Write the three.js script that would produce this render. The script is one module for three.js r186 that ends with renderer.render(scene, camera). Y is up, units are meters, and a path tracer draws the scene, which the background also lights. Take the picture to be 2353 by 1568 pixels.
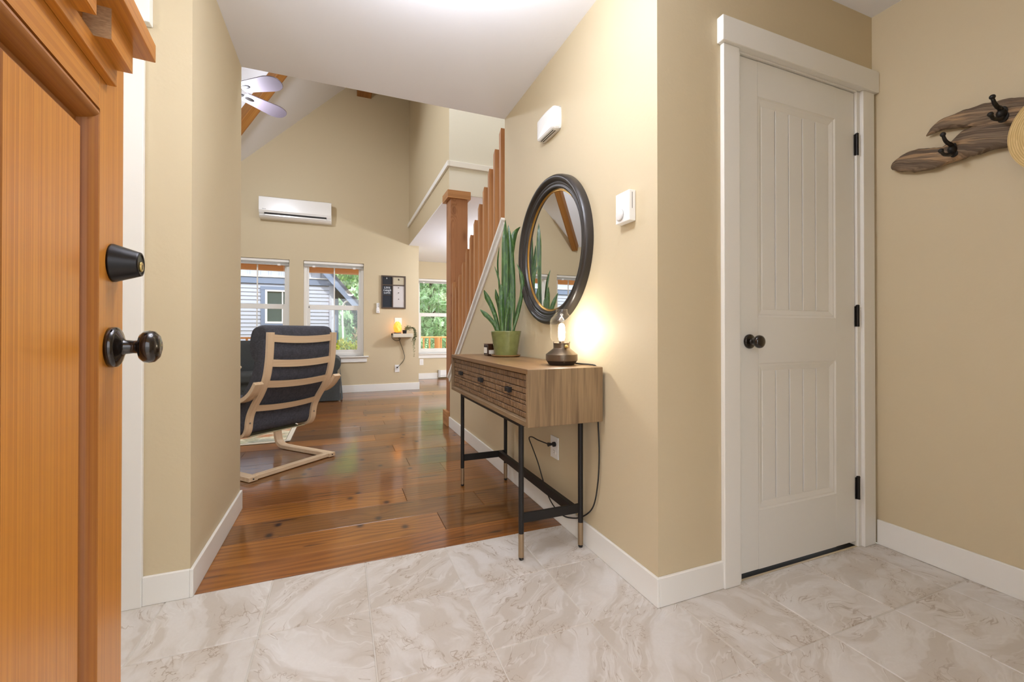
import * as THREE from 'three';
import { RoundedBoxGeometry } from 'three/addons/geometries/RoundedBoxGeometry.js';
import { mergeGeometries, toCreasedNormals } from 'three/addons/utils/BufferGeometryUtils.js';

// ------------------------------------------------------------------ renderer, camera, sky, sun, exposure
const renderer = new THREE.WebGLRenderer({ antialias: true });
renderer.toneMapping = THREE.LinearToneMapping;
renderer.toneMappingExposure = 1.0;
renderer.shadowMap.enabled = true;
const scene = new THREE.Scene();
const camera = new THREE.PerspectiveCamera(2 * Math.atan(784 / 980.14) * 180 / Math.PI, 2353 / 1568, 0.02, 200);
camera.position.set(0, 0.968, 0);
camera.rotation.order = 'YXZ';
camera.rotation.set(0.2926 * Math.PI / 180, -21.888 * Math.PI / 180, 0);
camera.setViewOffset(2353, 1568, 0, 24.87, 2353, 1568);
const SKY = 3.6;
{
  const W = 64, H = 32, d = new Float32Array(W * H * 4);
  for (let j = 0; j < H; j++) for (let i = 0; i < W; i++) {
    const up = Math.sin(((j + 0.5) / H - 0.5) * Math.PI), k = (j * W + i) * 4, t = Math.max(0, up);
    const c = up < 0 ? [0.34, 0.36, 0.33] : [0.98 - 0.26 * t, 1.0 - 0.16 * t, 1.04];
    d[k] = c[0] * SKY; d[k + 1] = c[1] * SKY; d[k + 2] = c[2] * SKY; d[k + 3] = 1;
  }
  const t = new THREE.DataTexture(d, W, H, THREE.RGBAFormat, THREE.FloatType);
  t.mapping = THREE.EquirectangularReflectionMapping; t.magFilter = t.minFilter = THREE.LinearFilter; t.needsUpdate = true;
  scene.background = t;
}
const sun = new THREE.DirectionalLight(new THREE.Color(1, 0.95, 0.86), 3.2);
sun.position.set(7, 14, 5); sun.target.position.set(0, 0, -8); sun.castShadow = true;
Object.assign(sun.shadow.camera, { left: -16, right: 16, top: 16, bottom: -16, near: 0.5, far: 60 });
scene.add(sun, sun.target);
const LIGHTS = { hall: 2.3, up: 15, side: 1.0, lamp: 0.24, fan: 7, salt: 0.05, stair: 6, kitchen: 10, living: 17 };
const WARM = new THREE.Color(1, 0.92, 0.8), SOFT = new THREE.Color(0.93, 0.98, 1.1);

// ------------------------------------------------------------------ small helpers
let seed = 20240611;
const rnd = () => { seed = (seed * 1664525 + 1013904223) >>> 0; return seed / 4294967296; };
const rr = (a, b) => a + (b - a) * rnd();
const V = (x, y, z) => new THREE.Vector3(x, y, z);
const clamp = (x, a = 0, b = 1) => Math.min(b, Math.max(a, x));
const mix = (a, b, t) => a + (b - a) * t;
const sstep = (a, b, x) => { const t = clamp((x - a) / (b - a)); return t * t * (3 - 2 * t); };
const used = {};
function numbered(n) { const k = used[n] = (used[n] ?? -1) + 1; return k ? n + '_' + String(k).padStart(3, '0') : n; }
function shade(o) { o.castShadow = o.receiveShadow = true; return o; }
function tag(o, label, category, group, kind) {
  if (label) o.userData.label = label; if (category) o.userData.category = category;
  if (group) o.userData.group = group; if (kind) o.userData.kind = kind; return o;
}
function thing(name, label, category, p = [0, 0, 0], turn = 0, group) {
  const g = new THREE.Group(); g.name = numbered(name); g.position.set(...p); g.rotation.y = turn; scene.add(g);
  return tag(g, label, category, group);
}
function part(parent, name, geo, mat, label) {
  const m = shade(new THREE.Mesh(geo, mat)); m.name = name; parent.add(m); if (label) m.userData.label = label; return m;
}
function struct(name, geo, mat, label) {
  const m = shade(new THREE.Mesh(geo, mat)); m.name = numbered(name); scene.add(m); return tag(m, label, null, null, 'structure');
}
function structGroup(name, label) { const g = new THREE.Group(); g.name = numbered(name); scene.add(g); return tag(g, label, null, null, 'structure'); }
const tr = (g, x, y, z) => g.translate(x, y, z);
// box-projected uv in metres; v runs along the grain
function uvBox(g, grain = 'y', ou = 0, ov = 0) {
  if (g.index) g = g.toNonIndexed();
  const p = g.attributes.position, uv = new Float32Array(p.count * 2), a = V(), b = V(), c = V(), ax = 'xyz'.indexOf(grain);
  for (let i = 0; i < p.count; i += 3) {
    a.fromBufferAttribute(p, i); b.fromBufferAttribute(p, i + 1); c.fromBufferAttribute(p, i + 2);
    const n = b.clone().sub(a).cross(c.clone().sub(a)), q = [Math.abs(n.x), Math.abs(n.y), Math.abs(n.z)], d = q.indexOf(Math.max(...q));
    const rest = [0, 1, 2].filter((k) => k !== d); let iv = rest.includes(ax) ? ax : rest[1], iu = rest.find((k) => k !== iv);
    [a, b, c].forEach((w, k) => { const e = [w.x, w.y, w.z]; uv[(i + k) * 2] = e[iu] + ou; uv[(i + k) * 2 + 1] = e[iv] + ov; });
  }
  g.setAttribute('uv', new THREE.BufferAttribute(uv, 2)); return g;
}
// box between two corners, optionally rounded, with uv in metres
function bx(x0, x1, y0, y1, z0, z1, r = 0, grain = 'y', vary = true) {
  const w = Math.abs(x1 - x0), h = Math.abs(y1 - y0), d = Math.abs(z1 - z0);
  let g = r > 0 ? new RoundedBoxGeometry(w, h, d, 2, Math.min(r, w / 2.01, h / 2.01, d / 2.01)) : new THREE.BoxGeometry(w, h, d);
  tr(g, (x0 + x1) / 2, (y0 + y1) / 2, (z0 + z1) / 2);
  return uvBox(g, grain, vary ? rnd() * 3 : 0, vary ? rnd() * 3 : 0);
}
function merge(list) {
  return mergeGeometries(list.map((g) => {
    let q = g.index ? g.toNonIndexed() : g;
    if (!q.attributes.uv) q.setAttribute('uv', new THREE.BufferAttribute(new Float32Array(q.attributes.position.count * 2), 2));
    if (!q.attributes.normal) q.computeVertexNormals();
    for (const k of Object.keys(q.attributes)) if (!['position', 'normal', 'uv'].includes(k)) q.deleteAttribute(k);
    return q;
  }));
}
function soup(tris, crease = 0.5) { // list of [x,y,z] triples, three per triangle
  const g = new THREE.BufferGeometry();
  g.setAttribute('position', new THREE.BufferAttribute(new Float32Array(tris.flat()), 3)); g.computeVertexNormals();
  return crease > 0 ? toCreasedNormals(g, crease) : g;
}
const quad = (o, a, b, c, d) => o.push(a, b, c, a, c, d);
// upright wall of constant thickness: outline in (across, height); plane 'z' = across is x, plane 'x' = across is -z
function wall(pts, holes, plane, at, depth) {
  const s = new THREE.Shape(pts.map((p) => new THREE.Vector2(...p)));
  for (const [a0, a1, y0, y1] of holes) s.holes.push(new THREE.Path([[a0, y0], [a1, y0], [a1, y1], [a0, y1]].map((p) => new THREE.Vector2(...p))));
  const g = new THREE.ExtrudeGeometry(s, { depth, bevelEnabled: false });
  if (plane === 'x') g.rotateY(Math.PI / 2);
  return plane === 'x' ? tr(g, at, 0, 0) : tr(g, 0, 0, at);
}
// slab over a polygon in space, thickened upwards
function slab(pts, h) {
  const f = THREE.ShapeUtils.triangulateShape(pts.map((p) => new THREE.Vector2(p[0], p[2])), []), o = [];
  const up = pts.map((p) => [p[0], p[1] + h, p[2]]);
  for (const [a, b, c] of f) {
    const ab = [pts[b][0] - pts[a][0], pts[b][2] - pts[a][2]], ac = [pts[c][0] - pts[a][0], pts[c][2] - pts[a][2]], s = ab[0] * ac[1] - ab[1] * ac[0];
    if (s > 0) o.push(pts[a], pts[b], pts[c], up[a], up[c], up[b]); else o.push(pts[a], pts[c], pts[b], up[a], up[b], up[c]);
  }
  const area = pts.reduce((t, p, i) => { const q = pts[(i + 1) % pts.length]; return t + p[0] * q[2] - q[0] * p[2]; }, 0);
  pts.forEach((p, i) => { const j = (i + 1) % pts.length; if (area > 0) quad(o, p, up[i], up[j], pts[j]); else quad(o, p, pts[j], up[j], up[i]); });
  return uvBox(soup(o, 0), 'z');
}
// strip of rectangular section swept along a path; side = direction of its width
function ribbon(path, side, w, t, closed = false) {
  const S = V(...side).normalize(), o = [], ring = [];
  path.forEach((p, i) => {
    const a = path[closed ? (i - 1 + path.length) % path.length : Math.max(0, i - 1)], b = path[closed ? (i + 1) % path.length : Math.min(path.length - 1, i + 1)];
    const T = V(b[0] - a[0], b[1] - a[1], b[2] - a[2]).normalize(), N = T.clone().cross(S).normalize(), P = V(...p);
    ring.push([[-1, -1], [1, -1], [1, 1], [-1, 1]].map(([u, v]) => P.clone().addScaledVector(S, u * w / 2).addScaledVector(N, v * t / 2).toArray()));
  });
  const n = path.length, last = closed ? n : n - 1;
  for (let i = 0; i < last; i++) { const A = ring[i], B = ring[(i + 1) % n]; for (let k = 0; k < 4; k++) { const l = (k + 1) % 4; quad(o, A[k], A[l], B[l], B[k]); } }
  if (!closed) { quad(o, ring[0][3], ring[0][2], ring[0][1], ring[0][0]); quad(o, ...ring[n - 1]); }
  return uvBox(soup(o, 0.7), 'y', rnd(), rnd());
}
const smooth = (pts, n) => new THREE.CatmullRomCurve3(pts.map((p) => V(...p)), false, 'centripetal').getPoints(n).map((p) => p.toArray());
const tube = (pts, r, n = 40, k = 8) => new THREE.TubeGeometry(new THREE.CatmullRomCurve3(pts.map((p) => V(...p)), false, 'centripetal'), n, r, k, false);
const lathe = (pts, n = 40) => new THREE.LatheGeometry(pts.map((p) => new THREE.Vector2(...p)), n);
// limb with an elliptic section that changes along its path
function limb(path, radii, flat, around = 18, wob = 0) {
  const o = [], rings = path.map((p, i) => {
    const a = path[Math.max(0, i - 1)], b = path[Math.min(path.length - 1, i + 1)], T = V(b[0] - a[0], b[1] - a[1], b[2] - a[2]).normalize();
    const X = V(...flat).addScaledVector(T, -V(...flat).dot(T)).normalize(), Y = T.clone().cross(X), row = [];
    for (let k = 0; k < around; k++) {
      const q = k / around * Math.PI * 2, w = 1 + wob * (Math.sin(q * 5 + i * 0.35) * 0.5 + Math.sin(q * 9 + i * 0.9 + 2) * 0.35 + Math.sin(q * 3 - i * 0.6) * 0.4);
      row.push(V(...p).addScaledVector(X, Math.cos(q) * radii[i][0] * w).addScaledVector(Y, Math.sin(q) * radii[i][1] * w).toArray());
    }
    return row;
  });
  for (let i = 0; i < rings.length - 1; i++) for (let k = 0; k < around; k++) { const l = (k + 1) % around; quad(o, rings[i][k], rings[i][l], rings[i + 1][l], rings[i + 1][k]); }
  for (const [r, f] of [[rings[0], 1], [rings[rings.length - 1], 0]]) for (let k = 1; k < around - 1; k++) f ? o.push(r[0], r[k + 1], r[k]) : o.push(r[0], r[k], r[k + 1]);
  return soup(o, 1.2);
}

// ------------------------------------------------------------------ noise and textures
function hash(x, y, s) { let h = (x * 374761393 + y * 668265263 + s * 2147483647) | 0; h = Math.imul(h ^ (h >>> 13), 1274126177); return ((h ^ (h >>> 16)) >>> 0) / 4294967295; }
function vn(x, y, px, py, s) {
  const ix = Math.floor(x), iy = Math.floor(y), fx = x - ix, fy = y - iy, u = fx * fx * (3 - 2 * fx), v = fy * fy * (3 - 2 * fy);
  const m = (a, p) => ((a % p) + p) % p, x0 = m(ix, px), x1 = m(ix + 1, px), y0 = m(iy, py), y1 = m(iy + 1, py);
  return mix(mix(hash(x0, y0, s), hash(x1, y0, s), u), mix(hash(x0, y1, s), hash(x1, y1, s), u), v);
}
function fbm(u, v, fx, fy, oct, s) { let t = 0, a = 0.5, n = 0; for (let i = 0; i < oct; i++) { t += a * vn(u * fx, v * fy, fx, fy, s + i * 17); n += a; a *= 0.5; fx *= 2; fy *= 2; } return t / n; }
function tex(W, H, fn, size, srgb = true) {
  const d = new Uint8Array(W * H * 4);
  for (let j = 0; j < H; j++) for (let i = 0; i < W; i++) {
    const c = fn((i + 0.5) / W, (j + 0.5) / H), k = (j * W + i) * 4;
    d[k] = clamp(c[0], 0, 255); d[k + 1] = clamp(c[1], 0, 255); d[k + 2] = clamp(c[2], 0, 255); d[k + 3] = 255;
  }
  const t = new THREE.DataTexture(d, W, H, THREE.RGBAFormat); t.wrapS = t.wrapT = THREE.RepeatWrapping; t.magFilter = THREE.LinearFilter;
  t.minFilter = THREE.LinearMipmapLinearFilter; t.generateMipmaps = true; if (srgb) t.colorSpace = THREE.SRGBColorSpace;
  if (size) t.repeat.set(1 / size[0], 1 / size[1]); t.needsUpdate = true; return t;
}
const lerp3 = (a, b, t) => [mix(a[0], b[0], t), mix(a[1], b[1], t), mix(a[2], b[2], t)];
const grey = (x) => [x * 255, x * 255, x * 255];
// straight vertical grain; returns 0 (light) .. 1 (dark line)
function straight(u, v, lines, s) {
  const w = fbm(u, v, 3, 2, 3, s) * 0.012, q = u + w;
  return clamp(0.55 * Math.pow(vn(q * lines, v * 2, lines, 2, s + 5), 1.6) + 0.3 * vn(q * lines * 3, v * 3, lines * 3, 3, s + 9) + 0.35 * (fbm(u, v, 6, 1, 3, s + 30) - 0.4));
}
const TX = {
  fir: tex(1024, 512, (u, v) => lerp3([208, 140, 52], [160, 92, 24], straight(u, v, 150, 3) * 0.95 + 0.12 * fbm(u, v, 90, 60, 2, 8) - 0.05), [0.32, 1.3]),
  firEnd: tex(256, 256, (u, v) => lerp3([206, 170, 130], [150, 114, 80], fbm(u, v, 10, 40, 4, 77)), [0.06, 0.06]),
  stair: tex(512, 512, (u, v) => lerp3([202, 150, 98], [150, 100, 58], straight(u, v, 40, 55) * 1.1), [0.2, 1.4]),
  post: tex(512, 1024, (u, v) => {
    let k = 0; for (const [cx, cy] of [[0.28, 0.13], [0.34, 0.46], [0.75, 0.58], [0.3, 0.82], [0.7, 0.93]]) { const d = Math.hypot((u - cx) * 1.2, (v - cy) * 6); k += Math.exp(-d * d * 26); }
    const cath = Math.pow((u - 0.66) * 2.6, 2) * 1.5 + v * 1.3 + fbm(u, v, 3, 3, 4, 61) * 1.1 + k * 0.9, rg = 0.5 + 0.5 * Math.sin(cath * 24);
    return lerp3(lerp3([186, 132, 90], [140, 90, 54], Math.pow(rg, 2.2) * 0.42 + 0.3 * straight(u, v, 60, 66) + 0.1), [104, 62, 34], clamp(k * k * 0.5));
  }, [0.19, 2.4]),
  plank: tex(1024, 1024, (u, v) => { // grain runs along v
    let kn = 0, dx = 0; for (let i = 0; i < 9; i++) { const cx = hash(i, 1, 5), cy = hash(i, 2, 5), d = Math.hypot((u - cx) * 1.5, (v - cy) * 6); kn += Math.exp(-d * d * 900) * 1.2; dx += Math.exp(-d * d * 60) * (u - cx) * 0.8; }
    const w = fbm(u, v, 4, 2, 4, 21), q = u * 9 + w * 2.2 + dx * 6 + v * 0.35, ring = Math.pow(0.5 + 0.5 * Math.sin(q * 6.28 * 2.9), 2), fine = vn(u * 160, v * 10, 160, 10, 31), big = fbm(u, v, 3, 2, 3, 41);
    let c = lerp3([200, 146, 74], [130, 86, 36], clamp(ring * 0.36 + fine * 0.34 + (big - 0.45) * 1.0));
    const scar = sstep(0.73, 0.80, fbm(u, v, 40, 9, 3, 91)) * sstep(0.45, 0.6, fbm(u, v, 5, 4, 2, 95));
    return lerp3(lerp3(c, [70, 36, 16], clamp(kn)), [62, 32, 14], scar * 0.8);
  }, [0.9, 2.6]),
  acacia: tex(512, 512, (u, v) => {
    const band = fbm(u, v, 7, 1, 2, 12), st = fbm(u, v, 50, 2, 4, 13), fine = vn(u * 220, v * 9, 220, 9, 14), mid = fbm(u, v, 14, 2, 3, 15);
    return lerp3(lerp3([152, 126, 92], [116, 92, 64], clamp((band - 0.35) * 1.3)), [82, 62, 42], clamp((st - 0.46) * 1.9) * 0.6 + fine * 0.2 + clamp(mid - 0.5) * 0.5);
  }, [0.5, 0.5]),
  birch: tex(256, 512, (u, v) => lerp3([236, 212, 180], [218, 186, 146], straight(u, v, 50, 44)), [0.2, 0.8]),
  drift: tex(512, 512, (u, v) => { const w = (fbm(u, v, 3, 3, 3, 70) - 0.5) * 0.07, a = fbm(u + w, v, 40, 4, 4, 71), b = fbm(u + w, v, 9, 3, 4, 72), c = vn((u + w) * 130, v * 9, 130, 9, 73); return lerp3(lerp3([136, 117, 95], [94, 78, 62], sstep(0.3, 0.7, a)), lerp3([64, 51, 41], [196, 158, 116], sstep(0.4, 0.66, b)), 0.3 * c + 0.5 * sstep(0.6, 0.76, b)); }, [0.16, 0.5]),
  wallBump: tex(256, 256, (u, v) => grey(0.35 + 0.4 * fbm(u, v, 40, 40, 3, 2) + 0.2 * fbm(u, v, 9, 9, 2, 3)), [0.35, 0.35], false),
  weave: tex(256, 256, (u, v) => grey(0.5 + 0.25 * Math.sin(u * 6.283 * 32) * Math.sin(v * 6.283 * 32) + 0.4 * (fbm(u, v, 64, 64, 2, 4) - 0.5)), [0.06, 0.06], false),
  denim: tex(256, 256, (u, v) => { const n = 0.5 * vn(u * 90, v * 12, 90, 12, 6) + 0.5 * vn(u * 12, v * 90, 12, 90, 7); return lerp3([50, 51, 59], [96, 97, 106], n); }, [0.14, 0.14]),
  grey: tex(256, 256, (u, v) => lerp3([52, 54, 54], [74, 76, 74], fbm(u, v, 60, 60, 2, 19)), [0.2, 0.2]),
  rug: tex(512, 512, (u, v) => {
    const m = fbm(u, v, 14, 14, 4, 101), k = fbm(u, v, 7, 7, 3, 102), g = vn(u * 128, v * 128, 128, 128, 9), f = Math.abs(Math.sin(u * 6.283 * 4) * Math.sin(v * 6.283 * 4));
    let c = [222, 212, 182]; c = lerp3(c, [150, 150, 120], sstep(0.5, 0.66, m) * 0.55); c = lerp3(c, [196, 120, 76], sstep(0.62, 0.75, k) * 0.75 * f); c = lerp3(c, [120, 128, 122], sstep(0.6, 0.72, 1 - k) * 0.5); return c.map((x) => x * (0.9 + 0.14 * g));
  }, [1.6, 1.6]),
  leaf: tex(128, 512, (u, v) => { const e = Math.abs(u - 0.5) * 2, z = fbm(u, v, 4, 26, 3, 111); let c = lerp3([42, 76, 30], [78, 112, 46], sstep(0.46, 0.72, z) * 0.6); c = lerp3(c, [34, 64, 26], sstep(0.5, 0.3, z) * 0.5); return lerp3(c, [130, 152, 66], sstep(0.9, 0.96, e) * 0.7); }),
  straw: tex(256, 256, (u, v) => lerp3([232, 206, 150], [190, 158, 100], 0.5 + 0.35 * Math.sin(v * 6.283 * 40) + 0.4 * (vn(u * 80, v * 80, 80, 80, 12) - 0.5))),
  glaze: tex(256, 256, (u, v) => lerp3([122, 126, 74], [98, 104, 56], fbm(u, v, 24, 24, 4, 131))),
  shrub: null,
};
function tile(s) {
  const warm = hash(s, 4, 9) * 0.7, ang = hash(s, 7, 9) * 3.14, busy = 0.55 + 0.45 * hash(s, 2, 9);
  return tex(512, 512, (u, v) => {
    const wx = fbm(u, v, 2, 2, 4, s) - 0.5, wy = fbm(u, v, 2, 2, 4, s + 50) - 0.5, ca = Math.cos(ang), sa = Math.sin(ang), p = (u - 0.5) * ca + (v - 0.5) * sa, q = -(u - 0.5) * sa + (v - 0.5) * ca;
    const cl = fbm(u + wx * 0.12, v + wy * 0.12, 2, 2, 2, s + 7), st = fbm(p * 0.7 + 0.5 + wx * 0.25, q * 0.7 + 0.5 + wy * 0.35, 2, 11, 5, s + 11), gr = fbm(u, v, 60, 60, 2, s + 3);
    let c = lerp3([212, 206, 199], [200, 191, 180], sstep(0.2, 0.8, cl) * (0.5 + warm * 0.5));
    c = lerp3(c, [222, 218, 213], sstep(0.5, 0.68, st) * 0.45); c = lerp3(c, [188, 177, 163], sstep(0.5, 0.34, st) * 0.5); c = lerp3(c, [176, 164, 150], (gr - 0.5) * 0.12);
    const m1 = fbm(u, v, 3, 3, 3, s + 23), mask = sstep(0.54, 0.7, m1) * busy, P2 = p * 0.8 + 0.5 + wx * 0.22, Q2 = q * 0.8 + 0.5 + wy * 0.3, ridge = (x) => 1 - Math.abs(2 * x - 1);
    const rs = ridge(fbm(P2, Q2, 3, 15, 4, s + 41)), ck = ridge(fbm(u + wx * 0.06, v + wy * 0.06, 17, 21, 3, s + 31));
    c = lerp3(c, [190, 177, 161], mask * 0.32); c = lerp3(c, [225, 221, 216], sstep(0.9, 0.98, ridge(fbm(P2, Q2, 3, 13, 3, s + 61))) * sstep(0.45, 0.6, cl) * 0.4);
    return lerp3(c, [138, 117, 96], clamp(sstep(0.9, 0.98, ck) * sstep(0.62, 0.74, m1) * 0.5 * busy + sstep(0.955, 0.995, rs) * sstep(0.5, 0.66, fbm(u, v, 2, 3, 3, s + 71)) * 0.45));
  });
}
const STONE = [1, 2, 3, 4, 5, 6].map((k) => tile(300 + k * 13));

// ------------------------------------------------------------------ materials
const std = (o) => new THREE.MeshStandardMaterial(o), phy = (o) => new THREE.MeshPhysicalMaterial(o);
const hex = (r, g, b) => new THREE.Color().setRGB(r / 255, g / 255, b / 255, THREE.SRGBColorSpace);
const M = {
  paint: std({ color: hex(206, 190, 157), roughness: 0.62, bumpMap: TX.wallBump, bumpScale: 0.0006 }),
  offWhite: std({ color: hex(226, 223, 210), roughness: 0.62, bumpMap: TX.wallBump, bumpScale: 0.0006 }),
  ceiling: std({ color: hex(240, 241, 246), roughness: 0.9, bumpMap: TX.wallBump, bumpScale: 0.0005 }),
  white: std({ color: hex(238, 236, 230), roughness: 0.42 }),
  doorWhite: std({ color: hex(236, 235, 230), roughness: 0.4 }),
  gapDark: std({ color: hex(18, 14, 12), roughness: 0.9 }),
  grout: std({ color: hex(206, 200, 190), roughness: 0.9 }),
  subfloor: std({ color: hex(40, 22, 12), roughness: 0.9 }),
  fir: phy({ map: TX.fir, roughness: 0.36, clearcoat: 0.35, clearcoatRoughness: 0.3 }),
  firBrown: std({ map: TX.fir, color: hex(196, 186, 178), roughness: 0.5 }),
  firEnd: std({ map: TX.firEnd, roughness: 0.8 }),
  stair: std({ map: TX.stair, roughness: 0.5 }),
  post: std({ map: TX.post, roughness: 0.55 }),
  beam: std({ map: TX.stair, color: hex(206, 190, 136), roughness: 0.6 }),
  acacia: std({ map: TX.acacia, roughness: 0.5 }),
  acaciaTop: phy({ map: TX.acacia, color: hex(255, 238, 214), roughness: 0.42, clearcoat: 0.2, clearcoatRoughness: 0.4 }),
  carved: std({ map: TX.acacia, color: hex(236, 222, 212), roughness: 0.5 }),
  iron: std({ color: hex(30, 27, 25), roughness: 0.5, metalness: 0.3 }),
  hinge: std({ color: hex(34, 31, 30), roughness: 0.45, metalness: 0.5 }),
  brass: std({ color: hex(164, 142, 114), roughness: 0.42, metalness: 0.85 }),
  keyBrass: std({ color: hex(206, 178, 112), roughness: 0.3, metalness: 0.9 }),
  bronze: phy({ color: hex(34, 27, 23), roughness: 0.16, metalness: 0.55, clearcoat: 0.7, clearcoatRoughness: 0.08 }),
  bronzeSatin: phy({ color: hex(32, 29, 28), roughness: 0.32, metalness: 0.6 }),
  pewter: std({ color: hex(112, 98, 82), roughness: 0.34, metalness: 0.8 }),
  pewterDark: std({ color: hex(46, 36, 28), roughness: 0.6, metalness: 0.2 }),
  glass: phy({ color: 0xffffff, roughness: 0.02, transmission: 1, thickness: 0, ior: 1.5 }),
  pane: phy({ color: 0xffffff, roughness: 0, transmission: 1, thickness: 0, ior: 1.5 }),
  bulb: std({ color: 0xffffff, emissive: hex(255, 244, 224), emissiveIntensity: 6, roughness: 0.4 }),
  dome: std({ color: 0xffffff, emissive: hex(255, 230, 180), emissiveIntensity: 2.4, roughness: 0.5 }),
  panelGlow: std({ color: 0xffffff, emissive: hex(255, 240, 216), emissiveIntensity: 3, roughness: 0.5 }),
  mirror: std({ color: hex(240, 240, 238), roughness: 0.01, metalness: 1 }),
  ebony: std({ color: hex(46, 41, 37), roughness: 0.34, metalness: 0.15 }),
  gold: std({ color: hex(196, 150, 76), roughness: 0.3, metalness: 0.9 }),
  plastic: std({ color: hex(240, 239, 236), roughness: 0.45 }),
  plasticGrey: std({ color: hex(196, 194, 190), roughness: 0.5 }),
  slot: std({ color: hex(40, 38, 36), roughness: 0.8 }),
  cord: std({ color: hex(24, 22, 21), roughness: 0.55 }),
  glaze: phy({ map: TX.glaze, roughness: 0.25, clearcoat: 0.6, clearcoatRoughness: 0.12 }),
  soil: std({ color: hex(48, 36, 26), roughness: 1 }),
  saucer: phy({ color: hex(150, 118, 76), roughness: 0.2, clearcoat: 0.5 }),
  leaf: phy({ map: TX.leaf, roughness: 0.38, clearcoat: 0.25, clearcoatRoughness: 0.3, side: THREE.DoubleSide }),
  amber: phy({ color: hex(52, 24, 12), roughness: 0.18, clearcoat: 0.6 }),
  paper: std({ color: hex(226, 220, 208), roughness: 0.8 }),
  drift: std({ map: TX.drift, bumpMap: TX.drift, bumpScale: 0.012, roughness: 0.88 }),
  straw: std({ map: TX.straw, roughness: 0.85 }),
  birch: phy({ map: TX.birch, roughness: 0.42, clearcoat: 0.2, clearcoatRoughness: 0.35 }),
  denim: std({ map: TX.denim, bumpMap: TX.weave, bumpScale: 0.0012, roughness: 0.95 }),
  sofa: std({ map: TX.grey, bumpMap: TX.weave, bumpScale: 0.001, roughness: 0.95 }),
  canvas: std({ color: hex(206, 198, 160), roughness: 0.9 }),
  fluffy: std({ color: hex(214, 192, 156), roughness: 1 }),
  rug: std({ map: TX.rug, roughness: 1 }),
  rugEdge: std({ color: hex(214, 206, 188), roughness: 1 }),
  blade: std({ color: hex(112, 103, 112), roughness: 0.4 }),
  chrome: std({ color: hex(180, 180, 182), roughness: 0.25, metalness: 0.9 }),
  acWhite: phy({ color: hex(240, 238, 234), roughness: 0.22, clearcoat: 0.5, clearcoatRoughness: 0.08 }),
  frameWood: std({ color: hex(82, 68, 56), roughness: 0.7 }),
  chalk: std({ color: hex(30, 33, 38), roughness: 0.7 }),
  linen: std({ color: hex(190, 178, 152), roughness: 0.9 }),
  board: std({ color: hex(206, 200, 196), roughness: 0.5 }),
  salt: phy({ color: hex(255, 170, 80), roughness: 0.6, emissive: hex(255, 150, 40), emissiveIntensity: 1.3 }),
  sage: std({ color: hex(150, 156, 118), roughness: 0.8, side: THREE.DoubleSide }),
  siding: std({ color: hex(172, 179, 191), roughness: 0.7 }),
  houseTrim: std({ color: hex(116, 130, 152), roughness: 0.7 }),
  houseGlass: std({ color: hex(96, 112, 108), roughness: 0.05, metalness: 0.4 }),
  shingle: std({ color: hex(70, 72, 76), roughness: 0.9 }),
  cedar: std({ map: TX.birch, color: hex(255, 218, 168), roughness: 0.6 }),
  ground: std({ color: hex(120, 128, 84), roughness: 1 }),
  bark: std({ color: hex(86, 68, 52), roughness: 1 }),
};
// ------------------------------------------------------------------ lamps
function bulbLight(parent, p, intensity, color, radius) {
  const l = new THREE.PointLight(color, intensity); l.position.set(...p); l.castShadow = true; l.shadow.radius = radius / 0.02; parent.add(l); return l;
}
// ================================================================== THE SETTING
const CEIL = 2.432, XA = 1.043, ZB = -1.211, XC = 2.29, ZD = -1.896, XL = -0.51, ZE = -2.73, ZF = -7.34, XR = 1.235, ZK = -8.9;
// ---- tiled entry floor: every tile a piece with its own edges
{
  const fl = structGroup('floor', 'entry floor of square veined stone-look tiles');
  part(fl, 'grout_bed', bx(-1.6, 2.29, -0.12, -0.0025, -1.902, 0.17), M.grout);
  const mats = STONE.map((t) => std({ map: t, roughness: 0.36 }));
  const P = 0.3397, G = 0.0016, xs = [], zs = [];
  for (let k = -6; k < 8; k++) xs.push(0.0975 + P * k);
  for (let k = -6; k < 8; k++) zs.push(-1.5685 + P * k);
  let n = 0;
  for (let i = 0; i < xs.length - 1; i++) for (let j = 0; j < zs.length - 1; j++) {
    const x0 = Math.max(xs[i], -1.6) + G, x1 = Math.min(xs[i + 1], 2.29) - G, z0 = Math.max(zs[j], -1.902) + G, z1 = Math.min(zs[j + 1], 0.17) - G;
    if (x1 - x0 < 0.02 || z1 - z0 < 0.02) continue;
    const c = 0.0022, y = rr(-0.0004, 0.0004), o = [], t = [[x0 + c, y, z1 - c], [x1 - c, y, z1 - c], [x1 - c, y, z0 + c], [x0 + c, y, z0 + c]], m = [[x0, y - c, z1], [x1, y - c, z1], [x1, y - c, z0], [x0, y - c, z0]];
    quad(o, ...t);
    for (let k = 0; k < 4; k++) { const l = (k + 1) % 4, d = (q) => [q[0], -0.02, q[2]]; quad(o, m[k], m[l], t[l], t[k]); quad(o, d(m[k]), d(m[l]), m[l], m[k]); }
    const g = soup(o, 0), p = g.attributes.position, uv = new Float32Array(p.count * 2), turn = Math.floor(rnd() * 4), cs = [1, 0, -1, 0][turn], sn = [0, 1, 0, -1][turn];
    for (let q = 0; q < p.count; q++) { const a = (p.getX(q) - xs[i]) / P - 0.5, b = (p.getZ(q) - zs[j]) / P - 0.5; uv[q * 2] = 0.5 + a * cs - b * sn; uv[q * 2 + 1] = 0.5 + a * sn + b * cs; }
    g.setAttribute('uv', new THREE.BufferAttribute(uv, 2));
    part(fl, n++ ? 'tile_' + String(n - 1).padStart(3, '0') : 'tile', g, mats[Math.floor(rnd() * mats.length)]);
  }
}
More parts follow.
